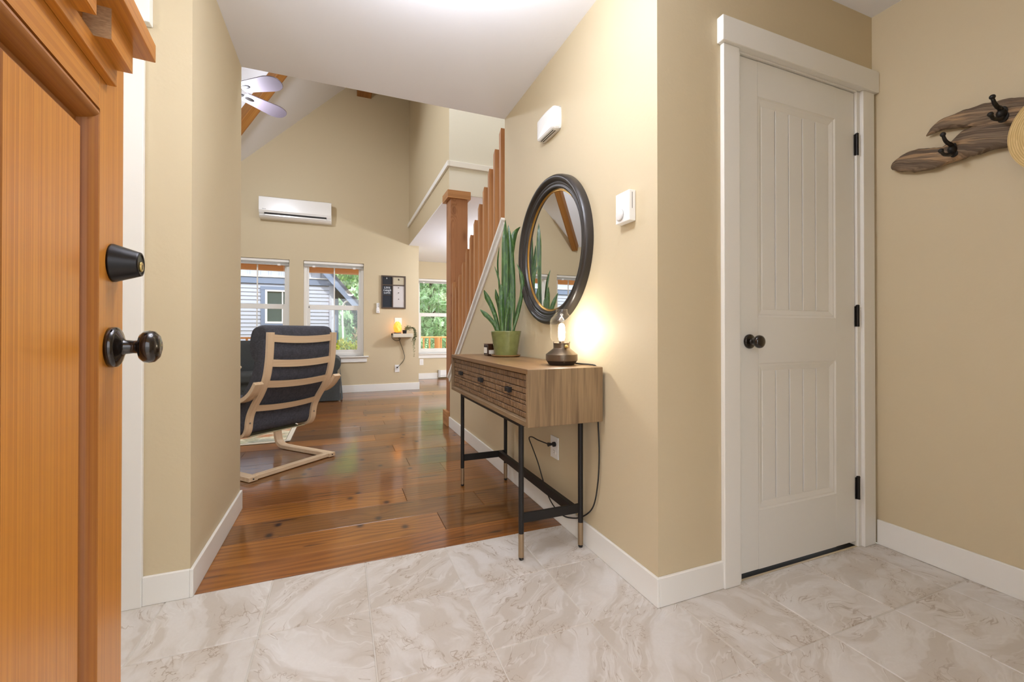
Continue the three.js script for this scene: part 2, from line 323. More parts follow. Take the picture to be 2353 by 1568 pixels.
// ---- wide plank floor
{
  const fl = structGroup('floor', 'glossy floor of wide reddish-brown reclaimed planks');
  part(fl, 'subfloor', bx(-4.6, 4.2, -0.14, -0.004, -8.9, -1.902), M.subfloor);
  const tints = [[214, 190, 148], [192, 164, 126], [160, 144, 122], [178, 158, 130], [146, 130, 110], [190, 170, 140], [168, 148, 122]].map((c) => phy({ map: TX.plank, color: hex(...c), roughness: 0.42, specularIntensity: 0.5, clearcoat: 0.75, clearcoatRoughness: 0.1 }));
  const W = 0.2155, rows = [[-1.902, -2.07]];
  for (let k = 0; ; k++) { const a = -2.07 - W * k; if (a < -8.88) break; rows.push([a, Math.max(a - W, -8.9)]); }
  const known = { 0: [], 1: [0.4835], 2: [-1.2], 3: [0.356], 4: [-0.6, 1.6], 5: [], 6: [0.469], 7: [-0.9], 8: [0.4145], 12: [0.185] };
  let n = 0;
  rows.forEach(([z0, z1], r) => {
    const joints = known[r] ? [...known[r]] : []; let x = joints.length ? joints[0] : rr(-1.6, 1.4); if (!joints.length) joints.push(x);
    for (let q = joints[0] - rr(1.8, 2.9); q > -4.4; q -= rr(1.7, 3)) joints.unshift(q);
    for (let q = joints[joints.length - 1] + rr(1.6, 2.6); q < 4; q += rr(1.7, 3)) joints.push(q);
    const e = [-4.6, ...joints, 4.2];
    for (let i = 0; i < e.length - 1; i++) {
      if (r === 0 && (e[i + 1] < -0.6 || e[i] > 1.2)) { if (e[i + 1] < -0.6) continue; }
      const a = e[i] + 0.0006, b = e[i + 1] - 0.0006, c = 0.0012, lip = 0.0004, y = rr(-0.0006, 0.0006), Z0 = z0 - lip, Z1 = z1 + lip, o = [];
      const t = [[a + c, y, Z0 - c], [b - c, y, Z0 - c], [b - c, y, Z1 + c], [a + c, y, Z1 + c]], m = [[a, y - c, Z0], [b, y - c, Z0], [b, y - c, Z1], [a, y - c, Z1]];
      quad(o, ...t);
      for (let k = 0; k < 4; k++) { const l = (k + 1) % 4, d = (q) => [q[0], -0.02, q[2]]; quad(o, m[k], m[l], t[l], t[k]); quad(o, d(m[k]), d(m[l]), m[l], m[k]); }
      const g = uvBox(soup(o, 0), 'x', rnd() * 3, rnd() * 3);
      part(fl, n++ ? 'plank_' + String(n - 1).padStart(3, '0') : 'plank', g, tints[r === 0 ? 1 : r === 1 ? (a < 0.4 ? 0 : 4) : Math.floor(rnd() * tints.length)]);
    }
  });
}
// ---- ceilings
struct('ceiling', merge([slab([[-1.6, CEIL, 0.17], [2.29, CEIL, 0.17], [2.29, CEIL, ZD], [-1.6, CEIL, ZD]], 0.12), slab([[XL - 0.12, CEIL, ZD], [XA + 0.1, CEIL, ZD], [XA + 0.1, CEIL, ZE], [XL - 0.12, CEIL, ZE]], 0.12)]), M.ceiling);
const roof = (x) => 4.833 + 0.975 * x, RX = 0.75, RY = roof(RX), E1 = 4.833 + 0.975 * (ZF + 5.11), XV = (E1 - 4.833) / 0.975, CZ = -4.74, CY = 4.833 + 0.975 * (CZ + 5.11), CX = (CY - 4.833) / 0.975, E3 = CY - 0.975 * (ZE - CZ), XV3 = (E3 - 4.833) / 0.975;
struct('ceiling', slab([[XV, E1, ZF], [CX, CY, CZ], [XV3, E3, ZE], [RX, RY, ZE], [RX, RY, ZF]], 0.15), M.ceiling);
struct('ceiling', slab([[-4.6, E1, ZF], [-4.6, CY, CZ], [CX, CY, CZ], [XV, E1, ZF]], 0.15), M.ceiling);
struct('ceiling', slab([[-4.6, CY, CZ], [-4.6, E3, ZE], [XV3, E3, ZE], [CX, CY, CZ]], 0.15), M.ceiling);
struct('ceiling', slab([[RX, RY, ZF], [RX, RY, ZE], [4.2, RY - 0.6 * (4.2 - RX), ZE], [4.2, RY - 0.6 * (4.2 - RX), ZF]], 0.15), M.ceiling);
struct('ceiling', slab([[1.07, 2.44, ZF], [1.07, 2.44, -4.46], [4.2, 2.44, -4.46], [4.2, 2.44, ZK], [XR, 2.44, ZK], [XR, 2.44, ZF]], 0.008), M.ceiling);
// ---- walls
const WIN = [[-2.44, -1.81], [-1.62, -0.731], [-0.539, 0.348]], WY0 = 0.586, WY1 = 2.085;
struct('wall_far', wall([[-4.6, 0], [XR, 0], [XR, 2.44], [1.07, 2.44], [1.07, RY - 0.6 * 0.32], [RX, RY], [XV, E1], [-4.6, E1]], WIN.map(([a, b]) => [a, b, WY0, WY1]), 'z', ZF - 0.15, 0.15), M.paint);
struct('wall_alcove', wall([[XR - 0.12, 0], [4.2, 0], [4.2, 2.44], [XR - 0.12, 2.44]], [[1.46, 2.4, 0.53, 2.085]], 'z', ZK - 0.15, 0.15), M.paint);
struct('wall_return', bx(XR - 0.12, XR, 0, 2.44, ZK, ZF - 0.15), M.paint);
struct('wall_kitchen', wall([[4.46, 0], [8.9, 0], [8.9, 2.44], [4.46, 2.44]], [[5.3, 8.3, 0.12, 2.2]], 'x', 4.2, 0.15), M.paint);
struct('wall_kitchen_front', bx(2.22, 4.2, 0, 2.44, -4.46, -4.34), M.paint);
struct('wall_loft', bx(1.07, 1.19, 2.448, 5.5, ZF, -4.46), M.paint);
struct('wall_loft_front', bx(1.0701, 2.1, 2.448, 5.2, -4.46, -4.455), M.offWhite);
struct('wall_stair', bx(2.1, 2.22, 0, 5, -4.46, ZE), M.offWhite); struct('wall_loft_back', bx(1.19, 2.1, 2.448, 5.2, -4.58, -4.46), M.offWhite);
struct('wall_great_room', wall([[2.73, 0], [7.49, 0], [7.49, E1], [-CZ, CY], [2.73, E3]], [[3.5, 4.7, 0.7, 2.3], [5.3, 6.6, 0.7, 2.3]], 'x', -4.75, 0.15), M.paint);
struct('wall_hall_end', wall([[-4.6, 0], [XL - 0.12, 0], [XL - 0.12, CEIL + 0.12], [XA + 0.1, CEIL + 0.12], [XA + 0.1, 0], [2.22, 0], [2.22, RY - 0.6 * 1.47], [RX, RY], [XV3, E3], [-4.6, E3]], [], 'z', ZE, 0.12), M.paint);
struct('wall_left', bx(XL - 0.12, XL, 0, CEIL, ZE, ZD), M.paint);
struct('wall_left_front', wall([[-1.6, 0], [XL - 0.12, 0], [XL - 0.12, CEIL], [-1.6, CEIL]], [[-1.46, -0.735, 0.001, 2.045]], 'z', ZD - 0.12, 0.12), M.paint);
struct('wall_right', wall([[1.211, 0], [-ZE, 0], [4.306, 0], [4.306, 0.505], [-ZE, 1.735], [-ZE, CEIL], [1.211, CEIL]], [], 'x', XA, 0.1), M.paint);
struct('wall_closet', wall([[XA + 0.1, 0], [XC, 0], [XC, CEIL], [XA + 0.1, CEIL]], [[1.4435, 2.1785, 0.001, 2.064]], 'z', ZB - 0.12, 0.12), M.paint);
struct('wall_coat', bx(XC, XC + 0.12, 0, CEIL, ZB - 0.12, 0.17), M.paint);
struct('wall_entry_left', bx(-1.72, -1.6, 0, CEIL, ZD - 0.12, 0.17), M.paint);
struct('wall_entry', wall([[-1.6, 0], [XC, 0], [XC, CEIL], [-1.6, CEIL]], [[-0.3, 0.7, 0.001, 2.07]], 'z', 0.02, 0.15), M.paint);
// closet and side-room backs, so that light cannot leak through the door gaps
struct('wall_closet_back', bx(1.15, XC, 0, CEIL, -2.0, -1.95), M.paint);
// ---- baseboards
const BB = (n, ...a) => struct('baseboard_' + n, merge(a.map((q) => bx(...q, 0.003, 'x'))), M.white);
BB('right', [XA - 0.012, XA, 0, 0.103, -4.306, -1.199]);
BB('closet', [XA, 1.345, 0, 0.103, ZB, ZB + 0.012]);
BB('coat', [XC - 0.012, XC, 0, 0.112, ZB + 0.018, 0.02]);
BB('left', [XL, XL + 0.012, 0, 0.103, ZE, ZD + 0.012]);
BB('left_front', [-0.648, XL, 0, 0.103, ZD, ZD + 0.012]);
BB('far', [-4.6, XR, 0, 0.118, ZF, ZF + 0.012], [XR, XR + 0.012, 0, 0.118, ZK, ZF + 0.012]);
BB('alcove', [XR, 1.9, 0, 0.12, ZK, ZK + 0.012], [2.9, 4.2, 0, 0.12, ZK, ZK + 0.012]);
// ---- loft band, knee-wall cap, beams
struct('trim_1', merge([bx(1.045, 1.07, 2.735, 2.795, ZF, -4.435, 0.004, 'z'), bx(1.07, 2.1, 2.735, 2.795, -4.46, -4.435, 0.004, 'x')]), M.white);
{
  const g = structGroup('trim_2', 'cream sloping cap board on the stair knee wall');
  const A = [0, 1.735, ZE], B = [0, 0.497, -4.318], s = [1, 0, 0], off = (p, d) => [0, p[1] + d, p[2]];
  const cap = tr(ribbon([off(A, 0.012), off(B, 0.012)], s, 0.15, 0.022), XA + 0.05, 0, 0), face = tr(ribbon([off(A, -0.02), off(B, -0.02)], s, 0.115, 0.05), XA + 0.048, 0, 0);
  part(g, 'cap_board', cap, M.white); part(g, 'apron_board', face, M.white);
}
{
  const L = Math.hypot(CX - XV, CY - E1, CZ - ZF), g = bx(-0.056, 0.056, -0.115, 0.02, 0, L, 0.006, 'z'), m = struct('beam_1', g, M.beam, 'exposed timber valley rafter under the vaulted ceiling');
  m.position.set(XV, E1, ZF); m.lookAt(CX, CY, CZ);
}
struct('beam_2', bx(0.236, 0.458, 4.8, 5.2, ZF, ZE, 0.006, 'z'), M.beam, 'exposed timber ridge beam meeting the gable wall');
// ---- stairs behind the knee wall
struct('stairs', merge([...Array(9)].map((_, i) => bx(XA + 0.1, 2.1, 0.19 * i, 0.19 * (i + 1), -4.3 + 0.243 * i - 0.02, ZE))), M.stair);

// ---- sash windows
const GLASS = [];
function sashWindow(name, x0, x1, y0, y1, z, label, mullion = true) {
  const g = structGroup(name, label), t = 0.045, zf = z - 0.085, ym = mix(y0, y1, 0.515), bar = (a, b, c, d, e, f) => bx(a, b, c, d, e, f, 0.003, 'x');
  const F = (a, b, c, d, w, wb, wt, q0, q1) => merge([bar(a, a + w, c, d, q0, q1), bar(b - w, b, c, d, q0, q1), bar(a + w, b - w, c, c + wb, q0, q1), bar(a + w, b - w, d - wt, d, q0, q1)]);
  part(g, 'frame', F(x0, x1, y0, y1, t, t, t, zf - 0.05, zf + 0.03), M.white);
  const up = part(g, 'upper_sash', F(x0 + t, x1 - t, ym - 0.025, y1 - t, 0.03, 0.04, 0.03, zf - 0.045, zf - 0.017), M.white), lo = part(g, 'lower_sash', F(x0 + t, x1 - t, y0 + t, ym + 0.045, 0.05, 0.055, 0.075, zf - 0.015, zf + 0.018), M.white);
  part(up, 'pane', bx(x0 + t + 0.025, x1 - t - 0.025, ym, y1 - t - 0.025, zf - 0.031, zf - 0.029), M.pane);
  part(lo, 'pane', bx(x0 + t + 0.045, x1 - t - 0.045, y0 + t + 0.05, ym, zf - 0.001, zf + 0.001), M.pane);
  if (mullion) { const xm = (x0 + x1) / 2; part(up, 'muntin', bx(xm - 0.009, xm + 0.009, ym + 0.015, y1 - t - 0.03, zf - 0.036, zf - 0.024), M.white); part(lo, 'muntin', bx(xm - 0.007, xm + 0.007, y0 + t + 0.055, ym - 0.03, zf - 0.006, zf + 0.006), M.white); }
  part(g, 'sill', merge([bx(x0 - 0.075, x1 + 0.075, y0 - 0.022, y0, z - 0.09, z + 0.04, 0.004, 'x'), bx(x0 - 0.05, x1 + 0.05, y0 - 0.1, y0 - 0.022, z, z + 0.016, 0.003, 'x')]), M.white);
  return g;
}
WIN.forEach(([a, b], i) => sashWindow('window_' + (i + 1), a, b, WY0, WY1, ZF, ['white sash window farthest left on the great room wall', 'white sash window behind the armchair', 'white sash window showing the house corner and green shrub'][i]));
sashWindow('window_4', 1.46, 2.4, 0.53, 2.085, ZK, 'white sash window in the alcove beside the stair post', false);
for (const [n, a, b] of [[5, -4.7, -3.5], [6, -6.6, -5.3]]) { const g = structGroup('window_' + n, 'side window of the great room'); part(g, 'frame', merge([bx(-4.7, -4.62, 0.7, 2.3, b - 0.05, b), bx(-4.7, -4.62, 0.7, 2.3, a, a + 0.05), bx(-4.7, -4.62, 2.25, 2.3, a + 0.05, b - 0.05), bx(-4.7, -4.62, 0.7, 0.75, a + 0.05, b - 0.05)]), M.white); part(g, 'pane', bx(-4.67, -4.668, 0.7, 2.3, a, b), M.pane); }
{ const g = structGroup('window_7', 'glazed patio door of the kitchen'); part(g, 'frame', merge([bx(4.24, 4.32, 0.12, 2.2, -8.3, -8.22), bx(4.24, 4.32, 0.12, 2.2, -5.38, -5.3), bx(4.24, 4.32, 2.12, 2.2, -8.22, -5.38), bx(4.24, 4.32, 0.12, 0.2, -8.22, -5.38), bx(4.24, 4.32, 0.2, 2.12, -6.84, -6.76)]), M.white); part(g, 'pane', bx(4.27, 4.272, 0.12, 2.2, -8.3, -5.3), M.pane); }

// ---- closet door with casing
function doorKnob(parent, mat, p, out, R = 0.032, k = 1) {
  const g = part(parent, 'doorknob', lathe([[0, 0], [R, 0], [R * 1.02, 0.004], [R, 0.009], [R * 0.86, 0.012], [R * 0.5, 0.016], [R * 0.36, 0.019], [R * 0.33, 0.03], [0.011, 0.034], [0.014, 0.036], [0.022, 0.0385], [0.0262, 0.0435], [0.0272, 0.05], [0.0255, 0.057], [0.019, 0.0625], [0.01, 0.065], [0, 0.0655]].map(([r, y]) => [r * k, y * k]), 48), mat);
  g.position.set(...p); g.quaternion.setFromUnitVectors(V(0, 1, 0), V(...out)); return g;
}
function bevelFrame(x0, x1, y0, y1, z, w, dz) { // moulding that slopes from the face into a recessed panel
  const o = [], ring = (i, q) => [[x0 + i, y0 + i, z - q], [x1 - i, y0 + i, z - q], [x1 - i, y1 - i, z - q], [x0 + i, y1 - i, z - q]];
  const rs = [ring(-0.0005, 0.0005), ring(0.006, 0.004), ring(0.012, 0.004), ring(w, dz), ring(w, dz + 0.004)];
  for (let i = 0; i < rs.length - 1; i++) for (let k = 0; k < 4; k++) { const l = (k + 1) % 4; quad(o, rs[i][k], rs[i][l], rs[i + 1][l], rs[i + 1][k]); }
  return soup(o, 0);
}
{
  const d = structGroup('door_2', 'narrow white two-panel closet door with beadboard panels'), zf = -1.216, zb = -1.25, X0 = 1.4475, X1 = 2.1655, Y0 = 0.023, Y1 = 2.056;
  const P = [[1.552, 2.03, 1.03, 1.915], [1.545, 2.03, 0.256, 0.845]], px0 = 1.55, px1 = 2.03;
  part(d, 'door_slab', merge([bx(X0, px0, Y0, Y1, zb, zf, 0.002), bx(px1, X1, Y0, Y1, zb, zf, 0.002), bx(px0, px1, 1.915, Y1, zb, zf), bx(px0, px1, 0.845, 1.03, zb, zf), bx(px0, px1, Y0, 0.256, zb, zf), bx(px0, px1, 0.2, 2, zb, zb + 0.012)]), M.doorWhite);
  for (const [, , a, b] of P) {
    const pn = part(d, 'door_panel', bevelFrame(px0, px1, a, b, zf, 0.034, 0.011), M.doorWhite), e = [1.582, 1.662, 1.744, 1.828, 1.912, 1.998];
    for (let i = 0; i < 5; i++) part(pn, 'panel_board', bx(e[i] + (i ? 0.0025 : 0), e[i + 1] - (i < 4 ? 0.0025 : 0), a + 0.03, b - 0.03, zf - 0.019, zf - 0.0085, 0.003), M.doorWhite);
  }
  doorKnob(d, M.bronze, [1.497, 0.932, zf], [0, 0, 1], 0.03, 0.94);
  for (const [a, b] of [[1.772, 1.866], [0.994, 1.086], [0.214, 0.312]]) {
    const h = part(d, 'hinge', merge([bx(2.160, 2.192, a, b, zf + 0.001, zf + 0.004, 0.001), tr(new THREE.CylinderGeometry(0.0072, 0.0072, b - a, 14), 2.173, (a + b) / 2, zf + 0.007)]), M.hinge);
    part(h, 'hinge_tip', tr(lathe([[0, 0], [0.0072, 0], [0.008, 0.003], [0.005, 0.007], [0, 0.008]], 14), 2.173, b, zf + 0.007), M.hinge);
  }
  const c = structGroup('trim_3', 'white flat casing round the closet door'), zc = -1.193;
  part(c, 'casing', bx(1.342, 1.425, 0, 2.066, ZB, zc, 0.003), M.white); part(c, 'casing', bx(2.192, 2.2735, 0, 2.066, ZB, zc, 0.003), M.white);
  part(c, 'head_casing', bx(1.326, 2.2895, 2.066, 2.163, ZB, zc + 0.012, 0.004, 'x'), M.white);
  part(c, 'jamb', merge([bx(1.4255, 1.445, 0, 2.064, ZB - 0.115, ZB + 0.004, 0.002), bx(2.169, 2.1925, 0, 2.064, ZB - 0.115, ZB + 0.004, 0.002), bx(1.4255, 2.1925, 2.0595, 2.066, ZB - 0.115, ZB + 0.004, 0.001, 'x')]), M.white);
  part(c, 'door_stop', merge([bx(1.445, 1.457, 0, 2.06, -1.27, -1.252), bx(2.157, 2.169, 0, 2.06, -1.27, -1.252), bx(1.445, 2.169, 2.045, 2.06, -1.27, -1.252)]), M.white);
  struct('baseboard_closet_inside', bx(1.45, 2.17, 0, 0.002, -1.3, -1.22), M.gapDark);
}
// ---- left side door, mostly behind the front door: slab and casing
{
  const d = structGroup('door_3', 'white side-room door behind the open front door'), zf = ZD - 0.04;
  part(d, 'door_slab', merge([bx(-1.45, -1.33, 0.01, 2.04, zf - 0.035, zf), bx(-0.865, -0.745, 0.01, 2.04, zf - 0.035, zf), bx(-1.33, -0.865, 1.9, 2.04, zf - 0.035, zf), bx(-1.33, -0.865, 0.85, 1.03, zf - 0.035, zf), bx(-1.33, -0.865, 0.01, 0.25, zf - 0.035, zf), bx(-1.33, -0.865, 0.2, 1.95, zf - 0.03, zf - 0.012)]), M.doorWhite);
  const c = structGroup('trim_4', 'white flat casing left of the hall corner');
  part(c, 'casing', bx(-0.7365, -0.6475, 0, 2.06, ZD, ZD + 0.018, 0.003), M.white); part(c, 'casing', bx(-1.549, -1.46, 0, 2.06, ZD, ZD + 0.018, 0.003), M.white);
  part(c, 'head_casing', bx(-1.57, -0.6265, 2.06, 2.16, ZD, ZD + 0.034, 0.003, 'x'), M.white);
  part(c, 'jamb', merge([bx(-1.46, -1.452, 0, 2.05, ZD - 0.12, ZD), bx(-0.743, -0.735, 0, 2.05, ZD - 0.12, ZD)]), M.white);
}
// ---- the open front door: hinge at (-0.264, -0.02), leaf swung inwards; local x runs from hinge to latch, +z is the outside face
{
  const d = structGroup('door_1', 'open golden fir front door with dentil shelf and dark hardware');
  d.position.set(-0.264, 0, -0.02); d.rotation.y = Math.atan2(0.9956, -0.094);
  const T = 0.044, W = 0.922, Yt = 2.03, a = 0.112, st = 0.818, mid0 = 0.389, mid1 = 0.541, pt = 1.308, pb = 0.2;
  const B = (x0, x1, y0, y1, z0 = -T, z1 = 0, gr = 'y', r = 0.0015) => bx(x0, x1, y0, y1, z0, z1, r, gr);
  part(d, 'stile', B(0, a, 0.008, Yt), M.fir); part(d, 'stile', B(st, W, 0.008, Yt), M.fir); part(d, 'mullion', B(mid0, mid1, pb, pt), M.fir);
  part(d, 'rail', B(a, st, 0.008, pb, -T, 0, 'x'), M.fir); part(d, 'rail', B(a, st, pt, 1.5, -T, 0, 'x'), M.fir); part(d, 'rail', B(a, st, 1.9, Yt, -T, 0, 'x'), M.fir);
  for (const [x0, x1] of [[a, mid0], [mid1, st]]) {
    const mo = [], mh = [], f = () => { // quarter-round moulding round the panel
      const w = 0.034, pr = [[0, 0.0005], [0.0008, -0.009], [0.0042, -0.009], [0.005, 0.001], [0.012, 0.004], [0.019, 0.001], [0.024, -0.006], [0.027, -0.013], [0.0275, -0.018], [w, -0.018]];
      for (let i = 0; i < pr.length - 1; i++) { const R = (k) => [[x0 + k[0], pb + k[0], k[1]], [x1 - k[0], pb + k[0], k[1]], [x1 - k[0], pt - k[0], k[1]], [x0 + k[0], pt - k[0], k[1]]], A = R(pr[i]), C = R(pr[i + 1]); for (let k = 0; k < 4; k++) { const l = (k + 1) % 4; quad(k % 2 ? mo : mh, A[k], A[l], C[l], C[k]); } }
    }; f();
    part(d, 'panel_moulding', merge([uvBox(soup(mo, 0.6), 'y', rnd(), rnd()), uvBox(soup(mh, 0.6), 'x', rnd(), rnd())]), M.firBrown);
    const i0 = x0 + 0.034, i1 = x1 - 0.034, j0 = pb + 0.034, j1 = pt - 0.034, o = [], bv = 0.014, base = [[i0, j0, -0.018], [i1, j0, -0.018], [i1, j1, -0.018], [i0, j1, -0.018]], top = [[i0 + bv, j0 + bv, -0.006], [i1 - bv, j0 + bv, -0.006], [i1 - bv, j1 - bv, -0.006], [i0 + bv, j1 - bv, -0.006]], be = [];
    quad(o, ...top); for (let k = 0; k < 4; k++) { const l = (k + 1) % 4; quad(be, base[k], base[l], top[l], top[k]); }
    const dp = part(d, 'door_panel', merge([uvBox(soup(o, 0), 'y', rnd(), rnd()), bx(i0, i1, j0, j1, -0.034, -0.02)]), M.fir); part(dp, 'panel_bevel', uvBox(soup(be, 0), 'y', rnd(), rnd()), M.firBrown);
  }
  // glazed lights above the shelf
  for (const [x0, x1] of [[a, 0.33], [0.37, 0.56], [0.6, st]]) part(d, 'pane', bx(x0, x1, 1.5, 1.9, -0.025, -0.022), M.pane);
  part(d, 'mullion', B(0.33, 0.37, 1.5, 1.9), M.fir); part(d, 'mullion', B(0.56, 0.6, 1.5, 1.9), M.fir);
  // craftsman shelf
  const sh = part(d, 'dentil_shelf', B(0.03, 0.885, 1.4305, 1.461, 0, 0.052, 'x'), M.fir);
  part(sh, 'apron_board', B(0.06, 0.8475, 1.359, 1.3865, 0, 0.012, 'x'), M.fir);
  for (let k = 0; k < 6; k++) {
    const x1 = 0.8475 - k * 0.1436, x0 = x1 - 0.0905, b = part(sh, 'dentil', B(x0, x1, 1.386, 1.431, 0, 0.031, 'x', 0), M.fir);
    part(sh, 'dentil_end', bx(x0 - 0.0006, x0, 1.3862, 1.4308, 0.0002, 0.0308), M.firEnd);
  }
  doorKnob(d, M.bronze, [0.866, 0.944, 0], [0, 0, 1], 0.0322);
  const db = part(d, 'deadbolt', lathe([[0, 0], [0.031, 0], [0.031, 0.003], [0.0205, 0.034], [0.0195, 0.0365], [0.017, 0.0365], [0.0165, 0.035], [0, 0.035]], 44), M.bronzeSatin);
  db.position.set(0.874, 1.0815, 0); db.rotation.x = Math.PI / 2;
  part(db, 'key_cylinder', lathe([[0, 0.034], [0.0085, 0.034], [0.0085, 0.0372], [0.0075, 0.038], [0, 0.038]], 28).translate(0, 0, 0.004), M.keyBrass);
  part(db, 'keyhole', bx(-0.0009, 0.0009, 0.0378, 0.0384, 0.0005, 0.0085), M.slot);
  part(d, 'hinge', merge([0.25, 1.0, 1.78].map((y) => tr(new THREE.CylinderGeometry(0.008, 0.008, 0.09, 12), 0, y, 0.002))), M.hinge);
}
// ================================================================== THINGS IN THE ENTRY
// ---- ceiling light of the hall (above the picture, seen in the window reflection)
for (const [x, z, label, power] of [[0.28, -1.13, 'round semi-flush ceiling light over the tiled entry', LIGHTS.hall], [-1.23, -0.75, 'round semi-flush ceiling light by the side-room door, left of the open front door', LIGHTS.side]]) {
  const t = thing('ceiling_light', label, 'ceiling light', [x, CEIL, z]);
  part(t, 'canopy', lathe([[0, 0], [0.12, 0], [0.12, -0.02], [0, -0.02]], 40), M.chrome);
  part(t, 'stem', lathe([[0, 0], [0.012, 0], [0.012, -0.2], [0, -0.2]], 16), M.chrome);
  part(t, 'shade', lathe([[0, -0.18], [0.1, -0.19], [0.15, -0.215], [0.155, -0.25], [0.12, -0.295], [0.06, -0.315], [0, -0.32]], 40), M.dome);
  bulbLight(t, [0, -0.26, 0], power, SOFT, 0.1);
  if (x > 0) { const l = new THREE.SpotLight(SOFT, LIGHTS.up, 0, 1.36, 0.5); l.position.set(0, -0.24, 0); l.target.position.set(0, 0.2, -0.02); l.castShadow = true; l.shadow.radius = 5; t.add(l, l.target); }
}
// ---- console table: local frame = world
{
  const t = thing('console_table', 'narrow walnut-toned console table with three carved drawers on black metal legs', 'console table');
  const X0 = 0.68, X1 = 1.027, Y0 = 0.592, Y1 = 0.822, Z0 = -1.527, Z1 = -2.77, w = 0.021, r = 0.0025;
  part(t, 'table_top', bx(X0, X1, Y1 - w, Y1, Z1 + 0.0025, Z0 - 0.0025, r, 'z'), M.acaciaTop);
  part(t, 'side_panel', bx(X0 + 0.0004, X1 - 0.0004, Y0, Y1 - 0.0007, Z0 - w, Z0, r, 'y'), M.acacia);
  part(t, 'side_panel', bx(X0 + 0.0004, X1 - 0.0004, Y0, Y1 - 0.0007, Z1, Z1 + w, r, 'y'), M.acacia);
  part(t, 'bottom_panel', bx(X0, X1, Y0, Y0 + w, Z1 + w, Z0 - w, r, 'z'), M.acacia);
  part(t, 'back_panel', bx(X1 - 0.01, X1 - 0.004, Y0 + w, Y1 - w, Z1 + w, Z0 - w), M.acacia);
  { const o = [], a = Z0 - w + 0.001, b = Z1 + w - 0.001, y = Y0 + w; quad(o, [X0 + 0.001, y - 0.012, b], [X0 + 0.001, y - 0.012, a], [X0 + 0.024, y + 0.006, a], [X0 + 0.024, y + 0.006, b]); quad(o, [X0 + 0.024, y + 0.006, b], [X0 + 0.024, y + 0.006, a], [X0 + 0.024, y - 0.01, a], [X0 + 0.024, y - 0.01, b]); part(t, 'bevel', uvBox(soup(o, 0), 'z'), M.acacia); }
  const zi0 = Z0 - w - 0.002, L = (zi0 - (Z1 + w + 0.002)) / 3, yb = Y0 + w + 0.007, yt = Y1 - w - 0.003;
  for (let k = 0; k < 3; k++) {
    const a = zi0 - L * k - 0.0015, b = zi0 - L * (k + 1) + 0.0015, gs = [], xf = X0 + 0.024;
    gs.push(bx(xf, xf + 0.016, yb, yt, b, a, 0, 'z'));
    const cut = (lo, hi, sizes) => { const e = [lo]; let i = 0; while (e[e.length - 1] < hi - 0.012) { e.push(Math.min(hi, e[e.length - 1] + sizes[i++ % sizes.length])); } e[e.length - 1] = hi; return e; };
    const cs = cut(b, a, [0.034, 0.018, 0.034, 0.026, 0.016, 0.038, 0.022, 0.03]), rs = cut(yb, yt, [0.024, 0.03, 0.016, 0.028, 0.024, 0.03, 0.014]);
    for (let i = 0; i < cs.length - 1; i++) for (let j = 0; j < rs.length - 1; j++) {
      const g = 0.0015, gz = 0.0021, z0 = cs[i] + gz, z1 = cs[i + 1] - gz, y0 = rs[j] + g, y1 = rs[j + 1] - g, c = 0.0022, o = [], R = (x, e) => [[x, y0 + e, z1 - e], [x, y0 + e, z0 + e], [x, y1 - e, z0 + e], [x, y1 - e, z1 - e]], A = R(xf, 0), B = R(xf - 0.008, 0), T2 = R(xf - 0.011, c);
      quad(o, T2[0], T2[3], T2[2], T2[1]); for (const [p, q] of [[A, B], [B, T2]]) for (let m = 0; m < 4; m++) { const l = (m + 1) % 4; quad(o, p[m], q[m], q[l], p[l]); }
      gs.push(uvBox(soup(o, 0), 'y', rnd() * 2, rnd() * 2));
    }
    const dr = part(t, 'drawer', merge(gs), M.carved, 'drawer with a carved grid front'), zc = (a + b) / 2;
    const ps = new THREE.Shape(); ps.moveTo(-0.019, -0.009); ps.quadraticCurveTo(0, -0.003, 0.019, -0.009); ps.lineTo(0.019, 0.009); ps.quadraticCurveTo(0, 0.005, -0.019, 0.009); ps.lineTo(-0.019, -0.009);
    part(dr, 'drawer_pull', new THREE.ExtrudeGeometry(ps, { depth: 0.016, bevelSize: 0.002, bevelThickness: 0.002, bevelSegments: 2 }).rotateY(-Math.PI / 2).translate(xf - 0.012, 0.718, zc), M.iron);
  }
  const lx = [0.715, 1.006], lz = [-1.675, -2.618];
  for (const x of lx) for (const z of lz) {
    const l = part(t, 'leg', tr(new THREE.CylinderGeometry(0.0115, 0.0115, 0.478, 20), x, 0.112 + 0.239, z), M.iron);
    part(l, 'brass_foot', tr(lathe([[0, 0.012], [0.0118, 0.012], [0.0122, 0.014], [0.0122, 0.11], [0.0116, 0.112]], 20), x, 0, z), M.brass);
    part(l, 'foot_glide', tr(lathe([[0, 0], [0.009, 0], [0.0105, 0.005], [0.0105, 0.0125], [0, 0.0125]], 20), x, 0, z), M.iron);
  }
  for (const z of lz) { part(t, 'apron_rail', bx(lx[0], lx[1], 0.566, 0.5915, z - 0.009, z + 0.009, 0.002), M.iron); part(t, 'stretcher', bx(lx[0], lx[1], 0.156, 0.197, z - 0.005, z + 0.005, 0.0015), M.iron); }
  for (const x of lx) part(t, 'apron_rail', bx(x - 0.009, x + 0.009, 0.566, 0.5915, lz[1], lz[0], 0.002), M.iron);
  part(t, 'stretcher', bx(0.955, 0.978, 0.156, 0.197, lz[1], lz[0], 0.0015), M.iron);
}
